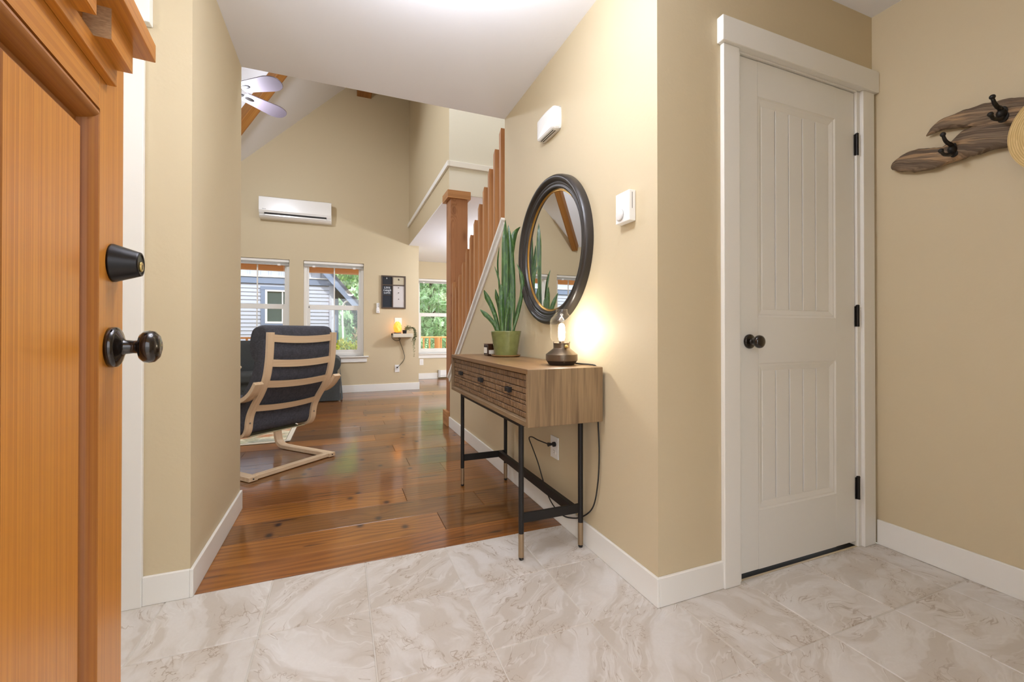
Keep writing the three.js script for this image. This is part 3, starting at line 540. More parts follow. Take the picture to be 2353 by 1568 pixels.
// ---- table lamp with its cord and plug
{
  const P = [0.924, 0.8225, -1.7], t = thing('table_lamp', 'small lantern-style table lamp with glass chimney and glowing bulb on the console', 'lamp', P);
  part(t, 'base', lathe([[0, 0.0005], [0.055, 0.0005], [0.058, 0.003], [0.0685, 0.018]], 56), M.pewterDark);
  part(t, 'body', lathe([[0.0685, 0.018], [0.0712, 0.0205], [0.0715, 0.046], [0.0705, 0.0475], [0.069, 0.0485], [0.039, 0.0725], [0.0372, 0.0755], [0.0372, 0.0955], [0.039, 0.0972], [0.039, 0.0985], [0.036, 0.0985], [0.036, 0.09], [0, 0.09]], 56), M.pewter);
  part(t, 'switch_knob', new THREE.SphereGeometry(0.0085, 20, 14).translate(0.0, 0.083, 0.0405), M.keyBrass);
  const ch = part(t, 'glass_chimney', lathe([[0.034, 0.0925], [0.036, 0.1], [0.047, 0.112], [0.0518, 0.124], [0.0522, 0.14], [0.0522, 0.193], [0.049, 0.206], [0.036, 0.222], [0.0285, 0.23], [0.0262, 0.236], [0.0262, 0.2465], [0.0252, 0.248]], 56), M.glass);
  part(ch, 'rim', tr(new THREE.TorusGeometry(0.0257, 0.0011, 8, 48).rotateX(Math.PI / 2), 0, 0.248, 0), M.glass);
  for (let k = 0; k < 4; k++) { const a = k * Math.PI / 2 + 0.9; part(t, 'clip', bx(-0.004, 0.004, 0.096, 0.105, 0.035, 0.0375, 0.0008).rotateY(a), M.pewterDark); }
  part(t, 'socket', lathe([[0, 0.09], [0.013, 0.09], [0.013, 0.108], [0, 0.108]], 20), M.pewter);
  part(t, 'bulb', lathe([[0.011, 0.108], [0.0138, 0.118], [0.0148, 0.13], [0.0148, 0.168], [0.0125, 0.179], [0.007, 0.185], [0, 0.1865]], 28), M.bulb);
  bulbLight(t, [0, 0.148, 0], LIGHTS.lamp, WARM, 0.018);
  const q = (x, y, z) => [x - P[0], y - P[1], z - P[2]];
  const c = part(t, 'cord', tube([q(0.985, 0.8285, -1.7), q(1.005, 0.826, -1.665), q(1.022, 0.826, -1.62), q(1.0345, 0.82, -1.59), q(1.0352, 0.77, -1.583), q(1.0352, 0.6, -1.578), q(1.034, 0.45, -1.567), q(1.03, 0.32, -1.571), q(1.03, 0.2, -1.61), q(1.0262, 0.13, -1.685), q(1.022, 0.085, -1.78), q(1.012, 0.07, -1.86), q(1.0, 0.1, -1.95), q(0.994, 0.17, -2.02), q(0.985, 0.27, -2.08), q(0.975, 0.34, -2.13), q(0.965, 0.385, -2.15), q(0.965, 0.4, -2.115), q(0.975, 0.395, -2.06), q(1.0, 0.388, -1.99)], 0.0032, 160, 8), M.cord);
  part(c, 'plug', merge([tr(new THREE.CylinderGeometry(0.004, 0.011, 0.03, 16).rotateZ(-Math.PI / 2), ...q(1.012, 0.387, -1.982)), tr(new THREE.CylinderGeometry(0.0125, 0.0125, 0.012, 20).rotateZ(Math.PI / 2), ...q(1.0295, 0.386, -1.978))]), M.cord);
}
// ---- snake plant in a green pot
{
  const P = [0.925, 0.8225, -2.4], t = thing('potted_snake_plant', 'tall snake plant in an olive green glazed pot on the console', 'plant', P);
  part(t, 'saucer', lathe([[0, 0.0004], [0.072, 0.0004], [0.086, 0.004], [0.0905, 0.012], [0.0885, 0.012], [0.083, 0.006], [0, 0.0045]], 56), M.saucer);
  part(t, 'pot', lathe([[0, 0.005], [0.064, 0.005], [0.068, 0.009], [0.0765, 0.06], [0.0875, 0.125], [0.0915, 0.148], [0.0925, 0.153], [0.0895, 0.1545], [0.087, 0.152], [0.082, 0.135]], 64), M.glaze);
  part(t, 'soil', tr(new THREE.CircleGeometry(0.084, 40).rotateX(-Math.PI / 2), 0, 0.137, 0), M.soil);
  const K = 0.00263, Rx = [0.928, 0.373], Fx = [0.373, -0.928], at = (px, py, dep) => { const s = (px - 1163) * K, u = (819 - py) * K; return [Rx[0] * s + Fx[0] * dep, u, Rx[1] * s + Fx[1] * dep]; };
  // px path from root to tip, widths in px, depth at root and tip, roll
  const LV = [
    [[[1160, 768], [1159, 700], [1160, 620], [1161, 550], [1162, 503]], 15, 0.0, 0.01, 0.25], [[[1168, 768], [1173, 690], [1174, 620], [1172, 560], [1168, 511]], 17, 0.03, 0.05, -0.3],
    [[[1170, 768], [1172, 640], [1176, 570], [1184, 533], [1197, 515]], 15, 0.045, 0.06, 0.5], [[[1151, 768], [1150, 700], [1146, 640], [1144, 600], [1147, 561]], 6, 0.03, 0.05, 0.9],
    [[[1154, 768], [1153, 690], [1149, 655], [1145, 635], [1137, 613]], 6, -0.02, -0.03, 0.8], [[[1181, 768], [1182, 680], [1180, 620], [1178, 590], [1177, 558]], 9, 0.01, 0.0, 0.6],
    [[[1147, 768], [1140, 730], [1130, 702], [1120, 683], [1113, 667]], 12, -0.02, -0.04, 0.1], [[[1144, 768], [1138, 748], [1126, 731], [1116, 722], [1105, 712]], 11, -0.035, -0.06, 0.1],
    [[[1151, 768], [1150, 735], [1146, 700], [1142, 682], [1139, 664]], 10, 0.0, -0.01, -0.3], [[[1155, 768], [1154, 720], [1154, 690], [1153, 670], [1152, 655]], 12, -0.045, -0.05, 0.15],
    [[[1178, 768], [1192, 715], [1200, 665], [1199, 635], [1187, 607]], 9, -0.03, -0.045, 0.35], [[[1172, 768], [1173, 720], [1174, 690], [1174, 675], [1174, 659]], 11, -0.01, -0.01, -0.2],
    [[[1180, 768], [1186, 725], [1191, 700], [1195, 685], [1198, 671]], 8, 0.035, 0.05, -0.5], [[[1163, 768], [1165, 730], [1167, 710], [1168, 695], [1168, 683]], 8, -0.05, -0.055, 0.3], [[[1157, 768], [1158, 720], [1159, 690], [1158, 670], [1157, 648]], 9, 0.055, 0.06, 0.3],
  ];
  for (const [pts, w, d0, d1, roll] of LV) {
    const N = 22, path = smooth(pts.map((p, i) => at(p[0], p[1], mix(d0, d1, i / (pts.length - 1)))), N), o = [], uv = [];
    const S0 = V(Rx[0] * Math.cos(roll) + Fx[0] * Math.sin(roll), 0, Rx[1] * Math.cos(roll) + Fx[1] * Math.sin(roll)), row = [];
    for (let i = 0; i <= N; i++) {
      const f = i / N, T = V(...path[Math.min(N, i + 1)]).sub(V(...path[Math.max(0, i - 1)])).normalize(), a = roll * 0 + 0.5 * Math.sin(f * 5 + w) * 0.5, S = S0.clone().applyAxisAngle(V(0, 1, 0), a); S.addScaledVector(T, -S.dot(T)).normalize();
      const n = T.clone().cross(S), h = w * K / 2 * (0.62 + 0.38 * Math.sin(Math.min(1, f * 1.5) * 1.57)) * Math.pow(clamp((1 - f) * 3.6), 0.7), q = V(...path[i]);
      row.push([-1, -0.5, 0, 0.5, 1].map((e) => q.clone().addScaledVector(S, e * h).addScaledVector(n, (Math.abs(e) - 0.5) * h * 0.5).toArray()));
    }
    const tri = (i, k, j, l, m, n2) => { for (const [a, b] of [[i, k], [j, l], [m, n2]]) { o.push(row[a][b]); uv.push(b / 4, a / N * 0.9 + w * 0.03); } };
    for (let i = 0; i < N; i++) for (let k = 0; k < 4; k++) { tri(i, k, i, k + 1, i + 1, k + 1); tri(i, k, i + 1, k + 1, i + 1, k); }
    let g = new THREE.BufferGeometry(); g.setAttribute('position', new THREE.BufferAttribute(new Float32Array(o.flat()), 3)); g.setAttribute('uv', new THREE.BufferAttribute(new Float32Array(uv), 2)); g.computeVertexNormals();
    part(t, 'leaf', toCreasedNormals(g, 1.2), M.leaf);
  }
}
// ---- candle box
{
  const t = thing('candle', 'small dark amber candle with cream labels beside the green pot', 'candle', [0.876, 0.8225, -2.535]);
  part(t, 'jar', bx(-0.036, 0.036, 0.0003, 0.072, -0.036, 0.036, 0.006), M.amber);
  part(t, 'label', bx(-0.0368, -0.0362, 0.016, 0.052, -0.03, 0.03), M.paper); part(t, 'label', bx(-0.026, 0.03, 0.012, 0.036, 0.0362, 0.0368), M.paper);
  part(t, 'lid', bx(-0.0365, 0.0365, 0.0715, 0.0745, -0.0365, 0.0365, 0.001), std({ color: hex(96, 50, 26), roughness: 0.4 }));
}
// ---- round mirror on the right wall
{
  const t = thing('wall_mirror', 'round mirror in a dark moulded frame with a gold inner rim', 'mirror', [XA - 0.0005, 1.396, -2.008]); t.rotation.z = Math.PI / 2;
  part(t, 'frame', lathe([[0.316, 0.006], [0.319, 0.021], [0.326, 0.026], [0.334, 0.025], [0.337, 0.022], [0.341, 0.026], [0.347, 0.028], [0.35, 0.026], [0.354, 0.032], [0.362, 0.041], [0.371, 0.044], [0.379, 0.041], [0.385, 0.032], [0.387, 0.02], [0.387, 0]], 128), M.ebony);
  part(t, 'gold_rim', lathe([[0.305, 0.004], [0.307, 0.0075], [0.309, 0.008], [0.311, 0.0065], [0.313, 0.0095], [0.316, 0.011], [0.318, 0.008]], 128), M.gold);
  part(t, 'glass', tr(new THREE.CylinderGeometry(0.312, 0.312, 0.001, 96), 0, 0.0045, 0), M.mirror);
  part(t, 'backing', tr(new THREE.CylinderGeometry(0.38, 0.38, 0.003, 64), 0, 0.002, 0), M.pewterDark);
}
// ---- door chime, thermostat, outlet on the right wall
{
  const t = thing('door_chime', 'white plastic door chime box with slotted underside high on the hall wall', 'door chime', [XA, 2.068, -2.02]);
  const s = new THREE.Shape(), w = 0.1, h = 0.06, rq = 0.022; s.moveTo(-w + rq, -h); s.lineTo(w - rq, -h); s.quadraticCurveTo(w, -h, w, -h + rq); s.lineTo(w + 0.002, 0); s.lineTo(w, h - rq); s.quadraticCurveTo(w, h, w - rq, h); s.quadraticCurveTo(0, h + 0.01, -w + rq, h); s.quadraticCurveTo(-w, h, -w, h - rq); s.lineTo(-w, -h + rq); s.quadraticCurveTo(-w, -h, -w + rq, -h);
  part(t, 'cover', toCreasedNormals(new THREE.ExtrudeGeometry(s, { depth: 0.024, bevelSize: 0.014, bevelThickness: 0.02, bevelOffset: -0.014, bevelSegments: 5, curveSegments: 10 }).rotateY(-Math.PI / 2).translate(-0.003, 0, 0), 0.8), M.plastic);
  part(t, 'back_plate', bx(-0.012, -0.0005, -0.058, 0.058, -0.098, 0.098, 0.004), M.plasticGrey);
  for (let k = 0; k < 2; k++) part(t, 'slots', merge([...Array(18)].map((_, i) => bx(-0.035 + k * 0.012, -0.03 + k * 0.012, -0.0612, -0.0602, -0.07 + i * 0.008, -0.0645 + i * 0.008))), M.slot);
}
{
  const t = thing('thermostat', 'white wall thermostat with a round dial near the hall corner', 'thermostat', [XA, 1.4525, -1.373]);
  part(t, 'housing', bx(-0.031, -0.0004, -0.059, 0.059, -0.043, 0.043, 0.0035), M.plastic);
  const dl = part(t, 'dial', lathe([[0, 0], [0.022, 0], [0.0215, 0.006], [0.019, 0.008], [0, 0.008]], 36).rotateZ(Math.PI / 2), std({ color: hex(226, 224, 222), roughness: 0.35 })); dl.position.set(-0.031, -0.026, -0.012);
  part(t, 'grille_slot', bx(-0.0175, -0.0155, -0.012, 0.05, 0.0425, 0.0433), M.slot);
  part(t, 'scale_marks', merge([...Array(9)].map((_, i) => bx(-0.0313, -0.0309, 0.025, 0.0275, -0.0004, 0.0004).rotateX(0.5 + i * 0.3).translate(0, -0.026, -0.012))), M.plasticGrey);
}
function outlet(label, p, plane, w = 0.072, h = 0.116, sockets = true) { // plane 'x': plate faces -x; 'z': faces +z
  const t = thing('wall_outlet', label, 'outlet', p, plane === 'x' ? -Math.PI / 2 : 0);
  part(t, 'cover_plate', bx(-w / 2, w / 2, -h / 2, h / 2, 0.0003, 0.006, 0.0025), M.plastic);
  if (sockets) for (const y of [-0.0195, 0.0195]) { const s = part(t, 'socket', bx(-0.0165, 0.0165, y - 0.0135, y + 0.0135, 0.005, 0.0072, 0.004), M.plastic); part(s, 'socket_slots', merge([bx(-0.0075, -0.0055, y, y + 0.008, 0.0071, 0.0074), bx(0.0055, 0.0075, y, y + 0.007, 0.0071, 0.0074), bx(-0.002, 0.002, y - 0.009, y - 0.005, 0.0071, 0.0074)]), M.slot); }
  return t;
}
outlet('white wall outlet under the console with the black lamp plug', [XA, 0.3665, -1.99], 'x', 0.086, 0.114);
// ---- driftwood coat rack on the right-hand wall, its two visible hooks, straw hat
{
  const t = thing('coat_rack', 'weathered forked driftwood coat rack with black iron hooks', 'coat rack', [XC, 1.7, -0.9]);
  const F = (z, y, d = 0.028) => [-d, y - 1.7, z + 0.9];
  const UP = [[-1.004, 1.789, 0.0026], [-0.978, 1.799, 0.0137], [-0.951, 1.809, 0.022], [-0.911, 1.808, 0.0282], [-0.873, 1.802, 0.0341], [-0.831, 1.791, 0.0444], [-0.785, 1.776, 0.0493], [-0.728, 1.754, 0.0492], [-0.651, 1.722, 0.0426], [-0.588, 1.696, 0.0136]],
    LO = [[-1.122, 1.693, 0.0056], [-1.108, 1.697, 0.0202], [-1.086, 1.699, 0.0345], [-1.036, 1.697, 0.0478], [-0.986, 1.684, 0.0431], [-0.945, 1.681, 0.0372], [-0.905, 1.691, 0.0446], [-0.874, 1.702, 0.0552], [-0.831, 1.705, 0.057], [-0.752, 1.695, 0.0484], [-0.661, 1.675, 0.0429], [-0.588, 1.653, 0.0109]];
  const up = smooth(UP.map(([z, y], i) => F(z, y, i ? 0.028 : 0.02)), 72), lo = smooth(LO.map(([z, y], i) => F(z, y, i ? 0.028 : 0.02)), 77);
  const rad = (P, n) => [...Array(n + 1)].map((_, i) => { const f = i / n * (P.length - 1), k = Math.min(P.length - 2, Math.floor(f)); return mix(P[k][2], P[k + 1][2], f - k); });
  const ru = rad(UP, 72), rl = rad(LO, 77);
  const U = (g) => { const p = g.attributes.position, uv = new Float32Array(p.count * 2); for (let i = 0; i < p.count; i++) { uv[i * 2] = p.getY(i) + 0.3 * p.getZ(i) + p.getX(i) * 0.8; uv[i * 2 + 1] = p.getZ(i); } g.setAttribute('uv', new THREE.BufferAttribute(uv, 2)); return g; };
  part(t, 'driftwood', merge([U(limb(up, ru.map((r) => [Math.min(0.024, r * 0.9), r]), [1, 0, 0], 26, 0.07)), U(limb(lo, rl.map((r) => [Math.min(0.026, r * 0.9), r]), [1, 0, 0], 26, 0.07))]), M.drift);
  for (const [z, y] of [[-0.908, 1.692], [-0.773, 1.768]]) {
    const G = (d, yy, zz) => [-0.05 - d, y - 1.7 + yy, z + 0.9 + zz], ball = (p, r) => tr(new THREE.SphereGeometry(r, 16, 12), ...p);
    part(t, 'hook', merge([
      tr(new THREE.SphereGeometry(0.022, 20, 14).scale(0.35, 1.35, 0.85), ...G(-0.002, -0.004, 0)), tr(new THREE.SphereGeometry(0.015, 18, 12).scale(1.3, 1.2, 0.9), ...G(0.008, -0.004, 0)),
      limb(smooth([G(0.004, 0.004, 0), G(0.026, 0.012, 0.002), G(0.05, 0.014, 0.003), G(0.068, 0.022, 0.003), G(0.08, 0.036, 0.003)], 20), [...Array(21)].map((_, i) => [0.0085 - 0.0032 * i / 20, 0.0085 - 0.0032 * i / 20]), [0, 1, 0], 12), ball(G(0.082, 0.041, 0.003), 0.0088),
      limb(smooth([G(0.004, -0.01, 0), G(0.026, -0.027, 0.002), G(0.05, -0.033, 0.004), G(0.078, -0.036, 0.004), G(0.096, -0.028, 0.004)], 20), [...Array(21)].map((_, i) => [0.0085 - 0.0032 * i / 20, 0.0085 - 0.0032 * i / 20]), [0, 1, 0], 12), ball(G(0.099, -0.025, 0.004), 0.0085)]), M.iron);
  }
}
{
  const t = thing('straw_hat', 'pale woven straw hat hanging at the right edge below the driftwood rack', 'hat', [2.225, 1.655, -0.583]); t.rotation.set(0, 0, Math.PI / 2 - 0.06);
  part(t, 'brim', lathe([[0.095, 0.012], [0.11, 0.004], [0.14, 0.001], [0.17, 0.006], [0.171, 0.008], [0.14, 0.004], [0.11, 0.007], [0.097, 0.016]], 72), M.straw);
  part(t, 'crown', lathe([[0.096, 0.012], [0.094, 0.03], [0.088, 0.07], [0.078, 0.095], [0.05, 0.105], [0, 0.1]], 64), M.straw);
  part(t, 'hat_band', lathe([[0.0965, 0.014], [0.0955, 0.034]], 64), M.frameWood);
}
// ================================================================== STAIR POST AND SLATS
{
  const t = thing('newel_post', 'thick square timber post with cap and plinth at the foot of the stairs', 'post', [1.141, 0, -4.403]);
  part(t, 'shaft', bx(-0.092, 0.092, 0.02, 2.37, -0.092, 0.092, 0.006, 'y', false).translate(0, 0, 0), M.post);
  part(t, 'post_cap', bx(-0.128, 0.118, 2.352, 2.434, -0.128, 0.118, 0.004, 'x'), M.stair);
  part(t, 'plinth', bx(-0.126, -0.0925, 0, 0.148, -0.11, 0.09, 0.006, 'z'), M.stair);
}
{
  const t = thing('stair_railing', 'row of tall closely set timber slats stepping up beside the stairs', 'railing', [0, 0, 0]);
  for (let i = -1; i < 12; i++) {
    const zf = i === 11 ? -4.262 : -2.87 - 0.127 * i, z1 = zf + 0.038, yb = 1.735 + 0.783 * (zf - ZE) - 0.03, yt = i === 11 ? 1.45 : 2.39 - 0.785 * (-zf - 2.87), x0 = 1.053, x1 = 1.091, o = [], d = 0.03;
    const A = [[x0, yb, z1], [x1, yb, z1], [x1, yb, zf], [x0, yb, zf]], T = [[x0, yt + d, z1], [x1, yt + d, z1], [x1, yt, zf], [x0, yt, zf]];
    quad(o, ...T); quad(o, A[3], A[2], A[1], A[0]); for (let k = 0; k < 4; k++) { const l = (k + 1) % 4; quad(o, A[k], A[l], T[l], T[k]); }
    part(t, i < 0 ? 'slat' : 'slat_' + String(i + 1).padStart(3, '0'), uvBox(soup(o, 0), 'y', rnd() * 2, rnd() * 2), M.stair);
  }
  const hr = (z) => 2.39 - 0.785 * (-z - 2.87) - 0.07;
  part(t, 'handrail', ribbon([[1.108, hr(-2.74), -2.74], [1.108, hr(-4.2), -4.2]], [1, 0, 0], 0.034, 0.11), M.stair);
}
// ================================================================== THE GREAT ROOM
// ---- bentwood armchair seen from behind; local x = right, z = the way it faces
{
  const t = thing('armchair', 'cantilever bentwood armchair with a dark blue-grey cushion, seen from behind', 'armchair', [-0.29, 0, -3.396]);
  t.rotation.y = Math.atan2(-0.668, -0.744); // local +z turns to the facing direction, local -x is the viewer's right
  const rail = smooth([[0, 0.968, -0.078], [0, 0.88, -0.073], [0, 0.77, -0.062], [0, 0.66, -0.034], [0, 0.56, 0.022], [0, 0.475, 0.088], [0, 0.41, 0.128], [0, 0.36, 0.143], [0, 0.31, 0.152], [0, 0.268, 0.182], [0, 0.252, 0.25], [0, 0.29, 0.42], [0, 0.37, 0.62], [0, 0.42, 0.74]], 70);
  for (const x of [-0.251, 0.251]) {
    const r = part(t, 'side_rail', ribbon(rail.map((p) => [x, p[1], p[2]]), [1, 0, 0], 0.046, 0.02), M.birch);
    part(r, 'screw', tr(new THREE.CylinderGeometry(0.006, 0.006, 0.004, 14).rotateX(Math.PI / 2), x, 0.355, 0.132), M.chrome);
  }
  const slatAt = (y0, y1) => { const f = (y) => { for (let i = 0; i < 40; i++) if (rail[i][1] >= y && rail[i + 1][1] < y) { const k = (rail[i][1] - y) / (rail[i][1] - rail[i + 1][1]); return mix(rail[i][2], rail[i + 1][2], k); } return -0.078; }; return [f(y0), f(y1)]; };
  for (const [y0, y1] of [[0.955, 0.906], [0.79, 0.742], [0.648, 0.6], [0.476, 0.432]]) {
    const [a, b] = slatAt(y0, y1), o = [], N = 12, sag = 0.012, th = 0.014, row = [];
    for (let i = 0; i <= N; i++) { const u = i / N * 2 - 1, x = u * 0.231, s = -(1 - u * u) * sag; row.push([[x, y0 + s, a + s * 0.6], [x, y1 + s, b + s * 0.6], [x, y1 + s, b + th + s * 0.6], [x, y0 + s, a + th + s * 0.6]]); }
    for (let i = 0; i < N; i++) for (let k = 0; k < 4; k++) { const l = (k + 1) % 4; quad(o, row[i][k], row[i + 1][k], row[i + 1][l], row[i][l]); }
    part(t, 'back_slat', uvBox(soup(o, 0.5), 'x', rnd(), rnd()), M.birch);
  }
  for (const s of [-1, 1]) {
    const arm = smooth([[0, 0.64, -0.05], [0, 0.61, -0.028], [0, 0.575, 0.004], [0, 0.545, 0.045], [0, 0.522, 0.095], [0, 0.508, 0.16], [0, 0.505, 0.24], [0, 0.51, 0.36], [0, 0.53, 0.5], [0, 0.535, 0.6], [0, 0.515, 0.665], [0, 0.46, 0.69], [0, 0.36, 0.68], [0, 0.2, 0.655], [0, 0.1, 0.645], [0, 0.05, 0.625], [0, 0.022, 0.58], [0, 0.0175, 0.5], [0, 0.0175, 0.2], [0, 0.0175, 0.0]], 110);
    const a = part(t, 'arm_frame', ribbon(arm.map((p) => [s * 0.311, p[1], p[2]]), [1, 0, 0], 0.058, 0.026), M.birch);
    part(a, 'screw', tr(new THREE.CylinderGeometry(0.005, 0.005, 0.003, 12).rotateZ(Math.PI / 2), s * 0.341, 0.585, 0.065), M.slot);
    part(a, 'screw', tr(new THREE.CylinderGeometry(0.005, 0.005, 0.003, 12).rotateX(Math.PI / 2), s * 0.311, 0.018, -0.001), M.slot);
  }
  part(t, 'floor_crossbar', bx(-0.285, 0.285, 0.004, 0.032, 0.012, 0.06, 0.004, 'x'), M.birch);
  part(t, 'front_crossbar', bx(-0.285, 0.285, 0.36, 0.4, 0.655, 0.675, 0.004, 'x'), M.birch);
  // cushion: profile along the rails, thick towards the sitter
  const nrm = rail.map((p, i) => { const q = rail[Math.max(0, i - 1)], w = rail[Math.min(rail.length - 1, i + 1)], dy = w[1] - q[1], dz = w[2] - q[2], l = Math.hypot(dy, dz); return [-dz / l * -1, -dy / l]; });
  const prof = (d0, d1, i0, i1) => { const s = new THREE.Shape(), A = [], B = []; for (let i = i0; i <= i1; i++) { const n = nrm[i], e = Math.min(1, Math.min(i - i0, i1 - i) / 3 + 0.35); A.push([rail[i][2] + n[1] * d0, rail[i][1] + n[0] * d0]); B.push([rail[i][2] + n[1] * (d0 + d1 * e), rail[i][1] + n[0] * (d0 + d1 * e)]); } [...A, ...B.reverse()].forEach(([z, y], i) => i ? s.lineTo(z, y) : s.moveTo(z, y)); return s; };
  const body = (s, w, b) => { const g = new THREE.ExtrudeGeometry(s, { depth: w - 2 * b, bevelSize: b * 0.4, bevelOffset: -b * 0.4, bevelThickness: b, bevelSegments: 3, curveSegments: 6 }); g.rotateY(-Math.PI / 2); g.translate(w / 2 - b, 0, 0); return toCreasedNormals(uvBox(g, 'y'), 0.9); };
  part(t, 'seat_cushion', body(prof(0.014, 0.095, 3, 68), 0.565, 0.02), M.denim);
  const hs = new THREE.Shape(), hp = smooth([[-0.094, 0.775, 0], [-0.112, 0.82, 0], [-0.112, 0.9, 0], [-0.108, 0.97, 0], [-0.085, 1.008, 0], [-0.03, 1.016, 0], [0.04, 0.99, 0], [0.07, 0.93, 0], [0.075, 0.85, 0], [0.045, 0.79, 0], [0.0, 0.765, 0], [-0.05, 0.76, 0]], 48); hp.forEach((p, i) => i ? hs.lineTo(p[0] + 0.052, p[1]) : hs.moveTo(p[0] + 0.052, p[1]));
  part(t, 'head_cushion', body(hs, 0.53, 0.035), M.denim);
  part(t, 'seam_strip', bx(-0.215, 0.215, 0.812, 0.832, -0.056, -0.043, 0.006), std({ map: TX.denim, color: hex(255, 255, 255), roughness: 0.9 }));
  part(t, 'seat_canvas', ribbon(rail.slice(49, 69).map((p) => [0, p[1] - 0.012, p[2]]), [1, 0, 0], 0.43, 0.004), M.canvas);
}
// ---- sofa under the windows
{
  const t = thing('sofa', 'dark grey slipcovered sofa with rolled arms below the windows', 'sofa', [-1.08, 0, -6.9]);
  const pleat = (x0, x1, z, y0, y1, ax) => { const o = [], N = 60; for (let i = 0; i < N; i++) { const f = (k) => { const u = mix(x0, x1, k / N), w = 0.016 * Math.sin(k * 0.9) * Math.sin(k * 0.23) + 0.028, q = Math.sign(z); return ax ? [[z + 0.1 * w * q, y1, u], [z + w * q, y0, u]] : [[u, y1, z + 0.1 * w * q], [u, y0, z + w * q]]; }; const [a, b] = f(i), [c, d] = f(i + 1); quad(o, a, b, d, c); } return uvBox(soup(o, 1), 'y'); };
  part(t, 'base', bx(-1.05, 1.05, 0.03, 0.3, -0.36, 0.36, 0.02), M.sofa);
  for (const [x0, x1] of [[-0.84, -0.002], [0.002, 0.84]]) part(t, 'seat_cushion', new RoundedBoxGeometry(x1 - x0, 0.15, 0.66, 5, 0.05).translate((x0 + x1) / 2, 0.355, 0.09), M.sofa);
  for (const [x0, x1] of [[-0.84, -0.004], [0.004, 0.84]]) { const c = part(t, 'back_cushion', new RoundedBoxGeometry(x1 - x0, 0.5, 0.2, 6, 0.08), M.sofa); c.position.set((x0 + x1) / 2, 0.6, -0.16); c.rotation.x = -0.16; }
  part(t, 'back', bx(-1.0, 1.0, 0.1, 0.78, -0.38, -0.24, 0.05), M.sofa);
  for (const s of [-1, 1]) {
    const sh = new THREE.Shape(), P = smooth([[-0.1, 0.03, 0], [-0.1, 0.3, 0], [-0.105, 0.44, 0], [-0.125, 0.5, 0], [-0.125, 0.56, 0], [-0.085, 0.61, 0], [-0.02, 0.625, 0], [0.06, 0.615, 0], [0.115, 0.575, 0], [0.13, 0.51, 0], [0.11, 0.455, 0], [0.085, 0.42, 0], [0.085, 0.2, 0], [0.095, 0.03, 0]], 60); P.forEach((p, i) => i ? sh.lineTo(p[0] * s, p[1]) : sh.moveTo(p[0] * s, p[1]));
    part(t, 'arm', toCreasedNormals(new THREE.ExtrudeGeometry(sh, { depth: 0.7, bevelSize: 0.015, bevelOffset: -0.015, bevelThickness: 0.015, bevelSegments: 3 }).translate(s * 0.955, 0, -0.37), 0.8), M.sofa);
  }
  part(t, 'skirt', merge([pleat(-1.075, 1.075, 0.375, 0.008, 0.31), pleat(-0.36, 0.375, 1.07, 0.008, 0.42, true), pleat(-0.36, 0.375, -1.07, 0.008, 0.42, true)]), std({ map: TX.grey, roughness: 0.95, side: THREE.DoubleSide }));
}
{ // fluffy throw on the seat
  const t = thing('throw_blanket', 'small cream fluffy throw bunched on the sofa seat', 'throw', [-1.42, 0.432, -6.72]), gs = [];
  for (let i = 0; i < 46; i++) gs.push(new THREE.IcosahedronGeometry(rr(0.02, 0.04), 1).scale(1.2, 0.8, 1).translate(rr(-0.13, 0.13), rr(0.04, 0.075), rr(-0.1, 0.1)));
  part(t, 'fleece', merge(gs), M.fluffy);
}
// ---- rug
{
  const t = thing('area_rug', 'pale cream area rug with faded floral pattern beside the armchair', 'rug', [-1.53, 0.0007, -5.2]);
  part(t, 'pile', uvBox(new RoundedBoxGeometry(2.15, 0.011, 1.86, 2, 0.004).translate(0, 0.0056, 0), 'z'), M.rug);
  part(t, 'border', merge([bx(-1.116, 1.116, 0, 0.009, 0.932, 0.967, 0.003), bx(-1.116, 1.116, 0, 0.009, -0.967, -0.932, 0.003), bx(-1.116, -1.078, 0, 0.009, -0.967, 0.967, 0.003), bx(1.078, 1.116, 0, 0.009, -0.967, 0.967, 0.003)]), M.rugEdge);
}
// ---- wall air conditioner
{
  const t = thing('air_conditioner', 'white wall-mounted split air conditioner with a dark outlet slot', 'air conditioner', [-0.626, 2.663, ZF]);
  const s = new THREE.Shape(), P = [[0, 0.012], [0, 0.3], [0.015, 0.311], [0.165, 0.311], [0.185, 0.3], [0.195, 0.2], [0.194, 0.12], [0.184, 0.08], [0.168, 0.06], [0.15, 0.05], [0.148, 0.04], [0.165, 0.035], [0.15, 0.018], [0.11, 0.003], [0.02, 0]]; P.forEach(([z, y], i) => i ? s.lineTo(-z, y) : s.moveTo(-z, y));
  part(t, 'housing', toCreasedNormals(new THREE.ExtrudeGeometry(s, { depth: 0.965, bevelSize: 0.008, bevelOffset: -0.008, bevelThickness: 0.008, bevelSegments: 3 }).rotateY(Math.PI / 2).translate(-0.4825, 0, 0.001), 0.6), M.acWhite);
  part(t, 'air_slot', bx(-0.42, 0.42, 0.052, 0.074, 0.13, 0.181, 0), M.slot);
  part(t, 'louver', bx(-0.415, 0.415, 0.031, 0.055, 0.166, 0.171, 0.002).translate(0, 0, 0), M.acWhite);
  const pn = part(t, 'front_panel', bx(-0.488, 0.488, 0.1, 0.296, 0.189, 0.197, 0.003), M.acWhite);
  part(pn, 'badge', merge([bx(-0.44, -0.43, 0.115, 0.124, 0.1968, 0.1974), bx(-0.426, -0.418, 0.116, 0.122, 0.1968, 0.1974), bx(-0.415, -0.408, 0.116, 0.122, 0.1968, 0.1974), bx(-0.405, -0.396, 0.116, 0.122, 0.1968, 0.1974)]), std({ color: hex(120, 118, 116), roughness: 0.5 }));
}
